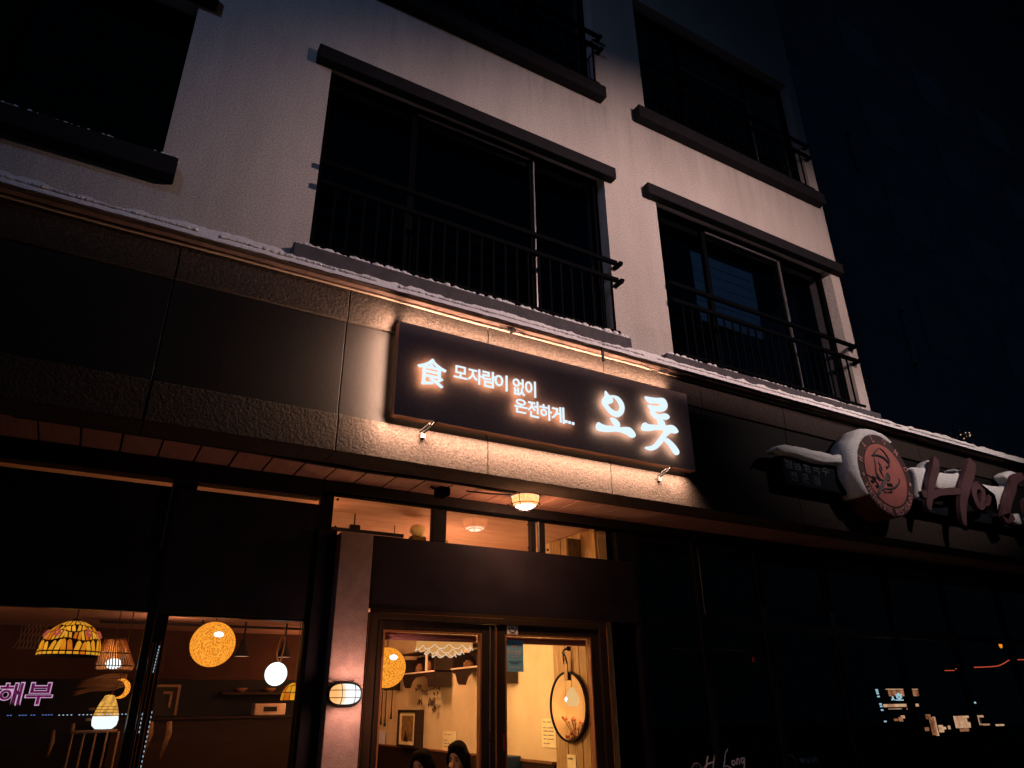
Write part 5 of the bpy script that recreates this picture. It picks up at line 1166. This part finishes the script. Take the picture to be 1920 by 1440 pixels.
# ================================================================== RIGHT-HAND SHOP (dark glass)
rf = thing('restaurant_front', (8, G, 0), 'dark glass front of the closed Vietnamese restaurant', 'shopfront')
xs_ = [4.56, 5.35, 6.25, 7.35, 8.5, 9.7, 11.0, 12.4, 14.2]
for a, b in zip(xs_[:-1], xs_[1:]):
    MB().box(a-.03, a+.03, .83, .90, 0, 3.07).build('post', M['frame_metal'], rf); MB().box(a+.032, b-.032, G, G+.006, .35, 2.22).build('pane', M['shop_glass'], rf); MB().box(a+.032, b-.032, G, G+.006, 2.30, 3.06).build('pane', M['shop_glass'], rf)
    MB().box(a+.032, b-.032, .84, .89, 2.222, 2.298).build('transom_bar', M['frame_metal'], rf); MB().box(a+.032, b-.032, .82, .90, 0, .348).build('kick_panel', M['header'], rf)
MB().box(5.35+.033, 5.35+.037, .822, .829, 2.35, 3.0).build('post_bead', M['alu'], rf); MB().box(6.25+.033, 6.25+.036, .822, .829, 2.4, 2.9).build('post_bead', M['frame_metal'], rf)
MB().box(4.92, 5.90, .832, .838, 2.018, 2.021).build('edge_line', M['alu'], rf)
bx = MB(); bx.add([(4.35, 6, 0), (30, 6, 0), (30, 6, 3.2), (4.35, 6, 3.2)], [(0, 1, 2, 3)]); bx.add([(4.35, .92, 3.24), (30, .92, 3.24), (30, 6, 3.24), (4.35, 6, 3.24)], [(0, 1, 2, 3)]); bx.build('dark_interior', M['dark_room'], rf)
MB().box(6.000, 6.035, .843, .8585, 1.915, 1.965).build('exit_tag', M['red_cap'], None, label='tiny red tag on the dark restaurant glass', cat='tag')
MB().box(14.2, 15.7, .86, .95, 0, 3.17).build('end_wall', M['header'], rf)
M['decal'] = glow('decal_white', (.30, .24, .27), .9); M['decal_dim'] = surf('decal_dim', (.06, .12, .17), (.03, .07, .10), .6)
M['decal'] = surf('decal_white', (.85, .70, .74), (.7, .6, .66), .6)
dca = thing('window_decal', (5.15, G, .95), 'pale round emblem and script Ha Long decal on the dark glass', 'decal')
def dash_ring(cx, cz, r, n, mat, parent, y_=.852, w=.010):
    for k in range(n):
        a0 = 2*PI*k/n; a1 = a0+2*PI/n*.6
        vs = [(cx+q*math.cos(a), y_, cz+q*math.sin(a)*1.0) for a in (a0, a1) for q in (r-w/2, r+w/2)]
        vs += [(v[0], y_+.003, v[2]) for v in vs]
        MB().add(vs, [(0, 1, 3, 2), (4, 6, 7, 5), (0, 2, 6, 4), (1, 5, 7, 3)]).build('ring_mark', mat, parent)
dash_ring(5.085, .985, .062, 18, M['decal'], dca); dash_ring(5.085, .985, .040, 5, M['decal_dim'], dca)
for k, pts in enumerate(([(5.24, 1.10), (5.215, 1.05), (5.195, .985), (5.19, .96)], [(5.345, 1.135), (5.31, 1.07), (5.285, 1.0), (5.28, .93)], [(5.165, 1.0), (5.23, 1.035), (5.30, 1.05)],
    [(5.375, 1.035), (5.345, 1.035), (5.335, 1.0), (5.36, .998), (5.38, 1.035), (5.378, 1.0)], [(5.50, 1.15), (5.46, 1.11), (5.44, 1.05), (5.415, 1.0), (5.45, 1.01), (5.50, .995), (5.53, .98)],
    [(5.56, 1.05), (5.535, 1.045), (5.53, 1.02), (5.55, 1.01), (5.57, 1.03), (5.56, 1.05)], [(5.59, 1.01), (5.595, 1.05), (5.62, 1.06), (5.625, 1.01)], [(5.69, 1.065), (5.655, 1.06), (5.655, 1.03), (5.68, 1.03), (5.70, 1.07), (5.685, 1.0), (5.66, .95)])):
    ribbon(pts, .0065, .006, .852-.0004*k, .003, dca, 'stroke', M['decal'])
dcb = thing('window_decal', (6.3, G, .95), 'dim blue round emblem with small Korean caption on the dark glass', 'decal')
dash_ring(6.33, .99, .072, 18, M['decal_dim'], dcb, .852, .014); textline(MB(), '베트남 음식', 6.47, .985, .05, .852, .003, .01).build('caption', M['decal_dim'], dcb)
# street reflections in the glass, built as glowing shapes behind the pane
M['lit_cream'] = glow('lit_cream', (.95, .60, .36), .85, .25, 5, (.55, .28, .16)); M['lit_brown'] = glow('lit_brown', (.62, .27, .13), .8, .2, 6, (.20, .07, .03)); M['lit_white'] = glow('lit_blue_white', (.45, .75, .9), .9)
Yp = 2.5
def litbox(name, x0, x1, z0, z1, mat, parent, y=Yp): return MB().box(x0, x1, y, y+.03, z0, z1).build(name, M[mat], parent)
sA = thing('shop_sign_reflection', (10.9, Yp, 1.4), 'glowing stand-in for the reflected small shop sign with blue white characters in the dark glass', 'sign')
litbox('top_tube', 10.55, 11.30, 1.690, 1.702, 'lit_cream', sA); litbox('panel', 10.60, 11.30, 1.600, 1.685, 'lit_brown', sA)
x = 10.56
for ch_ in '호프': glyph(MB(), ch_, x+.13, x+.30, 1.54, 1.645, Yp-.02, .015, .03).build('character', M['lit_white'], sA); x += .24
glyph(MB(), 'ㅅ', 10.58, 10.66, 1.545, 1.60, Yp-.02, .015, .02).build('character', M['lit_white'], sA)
for q in ((10.42, 10.48), (10.50, 10.99), (11.01, 11.18), (11.20, 11.235)): litbox('shelf_reflection', q[0], q[1], 1.455, 1.495, 'lit_cream', sA)
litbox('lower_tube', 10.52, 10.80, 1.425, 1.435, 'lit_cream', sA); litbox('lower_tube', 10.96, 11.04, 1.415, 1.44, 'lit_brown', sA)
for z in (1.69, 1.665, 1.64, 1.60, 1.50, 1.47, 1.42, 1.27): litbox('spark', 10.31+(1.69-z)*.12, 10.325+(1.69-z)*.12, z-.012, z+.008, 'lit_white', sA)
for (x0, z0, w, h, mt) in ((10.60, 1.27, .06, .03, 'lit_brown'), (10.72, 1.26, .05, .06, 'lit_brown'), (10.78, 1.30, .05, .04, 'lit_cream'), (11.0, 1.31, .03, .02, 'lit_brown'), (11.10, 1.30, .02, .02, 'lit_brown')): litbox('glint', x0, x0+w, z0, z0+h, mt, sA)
sB = thing('doorway_reflection', (11.5, Yp, 1.1), 'glowing stand-in for a narrow orange doorway reflected in the dark glass', 'doorway')
litbox('door_reflection', 11.46, 11.545, 1.06, 1.30, 'lit_brown', sB); litbox('door_edge', 11.56, 11.58, 1.05, 1.31, 'lit_cream', sB); litbox('door_head', 11.39, 11.47, 1.28, 1.345, 'lit_brown', sB); litbox('side_reflection', 11.30, 11.36, 1.12, 1.17, 'lit_brown', sB)
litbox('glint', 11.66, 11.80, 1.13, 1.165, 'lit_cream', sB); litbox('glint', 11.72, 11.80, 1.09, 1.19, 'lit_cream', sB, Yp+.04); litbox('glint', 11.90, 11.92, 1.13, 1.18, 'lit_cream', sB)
sC = thing('shop_window_reflection', (12.4, Yp, 1.1), 'glowing stand-in for the largest cream shop window reflected in the dark glass', 'window')
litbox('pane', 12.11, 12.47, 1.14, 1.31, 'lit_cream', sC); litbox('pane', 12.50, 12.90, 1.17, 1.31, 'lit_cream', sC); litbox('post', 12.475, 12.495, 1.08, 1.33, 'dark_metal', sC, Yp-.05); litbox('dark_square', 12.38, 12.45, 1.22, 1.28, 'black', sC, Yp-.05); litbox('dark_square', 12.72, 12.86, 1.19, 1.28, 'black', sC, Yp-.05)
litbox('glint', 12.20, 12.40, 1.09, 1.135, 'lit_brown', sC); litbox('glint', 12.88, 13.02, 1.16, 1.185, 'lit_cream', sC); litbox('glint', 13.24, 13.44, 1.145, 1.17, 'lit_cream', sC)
rl = thing('red_line_reflection', (13.2, Yp, 2.0), 'glowing tubes for a thin broken red line reflected in the dark glass at the right', 'light'); M['red_line'] = glow('red_line', (.75, .10, .04), .9)
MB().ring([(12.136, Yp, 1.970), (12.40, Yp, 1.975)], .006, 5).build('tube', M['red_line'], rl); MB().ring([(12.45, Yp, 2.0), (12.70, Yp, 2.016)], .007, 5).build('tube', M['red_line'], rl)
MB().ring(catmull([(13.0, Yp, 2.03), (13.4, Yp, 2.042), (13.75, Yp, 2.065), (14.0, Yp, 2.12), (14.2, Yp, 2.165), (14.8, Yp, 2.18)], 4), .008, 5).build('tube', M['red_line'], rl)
MB().sphere((14.0, Yp, 2.405), .045, 14, 10, (.8, .5, 1.2)).build('amber_reflection', glow('amber_reflection', (1.0, .32, .02), 1.2), None, True, label='glowing stand-in for one amber light reflected at the right edge of the dark glass', cat='lamp')
MB().sphere((12.76, Yp, 1.496), .016, 8, 6).build('spark_reflection', M['lit_white'], None, True, label='tiny white spark of reflected light above the cream window', cat='light')

# ================================================================== beyond the corner
nb = thing('neighbour_building', (17, 6, 4.4), 'unlit neighbouring block rising in the dark to the right', 'building')
M['dark_concrete'] = surf('dark_concrete', (.16, .20, .26), (.12, .15, .20), .9, scale=1.5, spec=.1)
MB().box(12.5, 40, 3.06, 20, 4.42, 44).build('wall', M['dark_concrete'], nb)
for zi in range(5):
    for xi in range(4):
        x0 = 15.6+xi*3.6; z0 = 5.6+zi*3.2; wdw = MB(); wdw.box(x0, x0+1.8, 3.045, 3.058, z0, z0+.07); wdw.box(x0, x0+1.8, 3.045, 3.058, z0+1.53, z0+1.6); wdw.box(x0, x0+.07, 3.045, 3.058, z0+.07, z0+1.53); wdw.box(x0+1.73, x0+1.8, 3.045, 3.058, z0+.07, z0+1.53)
        w_ = wdw.build('window', M['dark_concrete'], nb); MB().box(x0+.07, x0+1.73, 3.050, 3.054, z0+.07, z0+1.53).build('pane', M['shop_glass'], w_)
MB().box(-9, 15.9, .30, 9, 3.26, 4.40).build('podium_roof', M['dark_concrete'], None, kind='structure')
M['pipe'] = surf('grey_downpipe', (.30, .34, .38), (.22, .25, .28), .5)
for (a, b, y_, lab) in (((14.54, 14.9), (14.54, 13.45), 3.0, 'short lit length of drainpipe high on the dark block'), ((14.75, 9.75), (14.75, 8.10), 3.0, 'lower lit length of drainpipe on the dark block')):
    pp = thing('drainpipe', (a[0], y_, b[1]), lab, 'pipe'); MB().ring([(a[0], y_, a[1]), (b[0], y_, b[1])], .022, 8).build('pipe', M['pipe'], pp)
    for z in (a[1]-.15, b[1]+.15): MB().box(a[0]-.035, a[0]+.035, y_-.03, y_+.05, z-.02, z+.02).build('bracket', M['dark_metal'], pp)
# shrub strung with fairy lights on the podium roof
sb = thing('potted_shrub', (12.3, 1.5, 4.42), 'bare potted shrub with glinting fairy lights on the podium roof', 'shrub')
MB().lathe([(0, 0), (.16, 0), (.20, .32), (.18, .32), (0, .28)], (12.3, 1.5, 4.42), 16).build('pot', M['dark_concrete'], sb, True); r_ = random.Random(5); tw_ = MB(); le = MB()
tw_.ring([(12.3, 1.5, 4.7), (12.28, 1.5, 5.1), (12.3, 1.5, 5.5)], [.03, .022, .014], 6)
for k in range(70):
    a = r_.uniform(0, 2*PI); z = r_.uniform(5.15, 5.5); p = Vector((12.29, 1.5, z)); e = p+Vector((math.cos(a)*r_.uniform(.1, .34), math.sin(a)*r_.uniform(.1, .3), r_.uniform(.08, .32)))
    tw_.ring([p, (p+e)/2+Vector((0, 0, .03)), e], [.008, .006, .003], 4)
    if r_.random() < .5: 
        q = e; le.add([q, q+Vector((.035, 0, .012)), q+Vector((.05, .0, .045)), q+Vector((.012, 0, .03))], [(0, 1, 2, 3)])
tw_.build('twigs', M['leafy'], sb); le.build('leaves', M['snow'], sb, kind='stuff')
for k in range(7):
    p = (12.1+r_.random()*.5, 1.3, 5.52+r_.random()*.28); MB().sphere(p, .010, 6, 5).build('fairy_light', M['lit_cream'], sb)

# corner of the room that only the mirror shows
scn = thing('folding_screen', (2.6, 3.6, .01), 'orange plastered screen reflected in the round mirror', 'screen')
for k in range(3): MB().box(2.20+.275*k, 2.47+.275*k, 3.58, 3.62, .011, 2.35).build('leaf', M['plaster'], scn)
pr = thing('pear_lamp', (2.83, 3.32, 1.55), 'pear shaped lamp seen only as a reflection in the round mirror', 'lamp')
MB().lathe([(0, 0), (.06, .004), (.088, .05), (.084, .10), (.06, .16), (.03, .21), (0, .22)], (2.83, 3.32, 1.52), 24).build('shade', glow('pear_shade', (1.0, .62, .26), 1.1), pr, True)
MB().ring([(2.83, 3.32, 1.74), (2.83, 3.32, 2.55)], .004, 6).build('cord', M['cord'], pr); MB().sphere((2.895, 3.33, 1.60), .035, 12, 8).build('bulb', M['bulb_w'], pr, True)
pointlight('pear_lamp_light', (2.80, 3.32, 1.44), 7, (1.0, .50, .22), .08, pr)
fv = thing('flower_vase', (2.74, 3.38, .9), 'tall vase of reddish dried flowers reflected low in the round mirror', 'vase')
MB().lathe([(.07, .012), (.09, .5), (.05, 1.0), (.06, 1.08), (.05, 1.08), (.04, 1.0)], (2.74, 3.38, 0), 18).build('vase', M['dark_wood'], fv, True); r9 = random.Random(8); fm = MB(); fl = MB()
for k in range(46):
    e = Vector((2.74+r9.uniform(-.17, .17), 3.38+r9.uniform(-.12, .12), 1.14+r9.uniform(0, .26))); fm.ring([(2.74, 3.38, 1.05), (Vector((2.74, 3.38, 1.05))+e)/2+Vector((0, 0, .04)), e], .003, 4)
    fl.sphere(e, r9.uniform(.012, .022), 6, 4)
fm.build('stems', M['leafy'], fv); fl.build('blossoms', surf('rust_blossom', (.42, .10, .04), (.2, .05, .02), .8, scale=30), fv, True, kind='stuff')
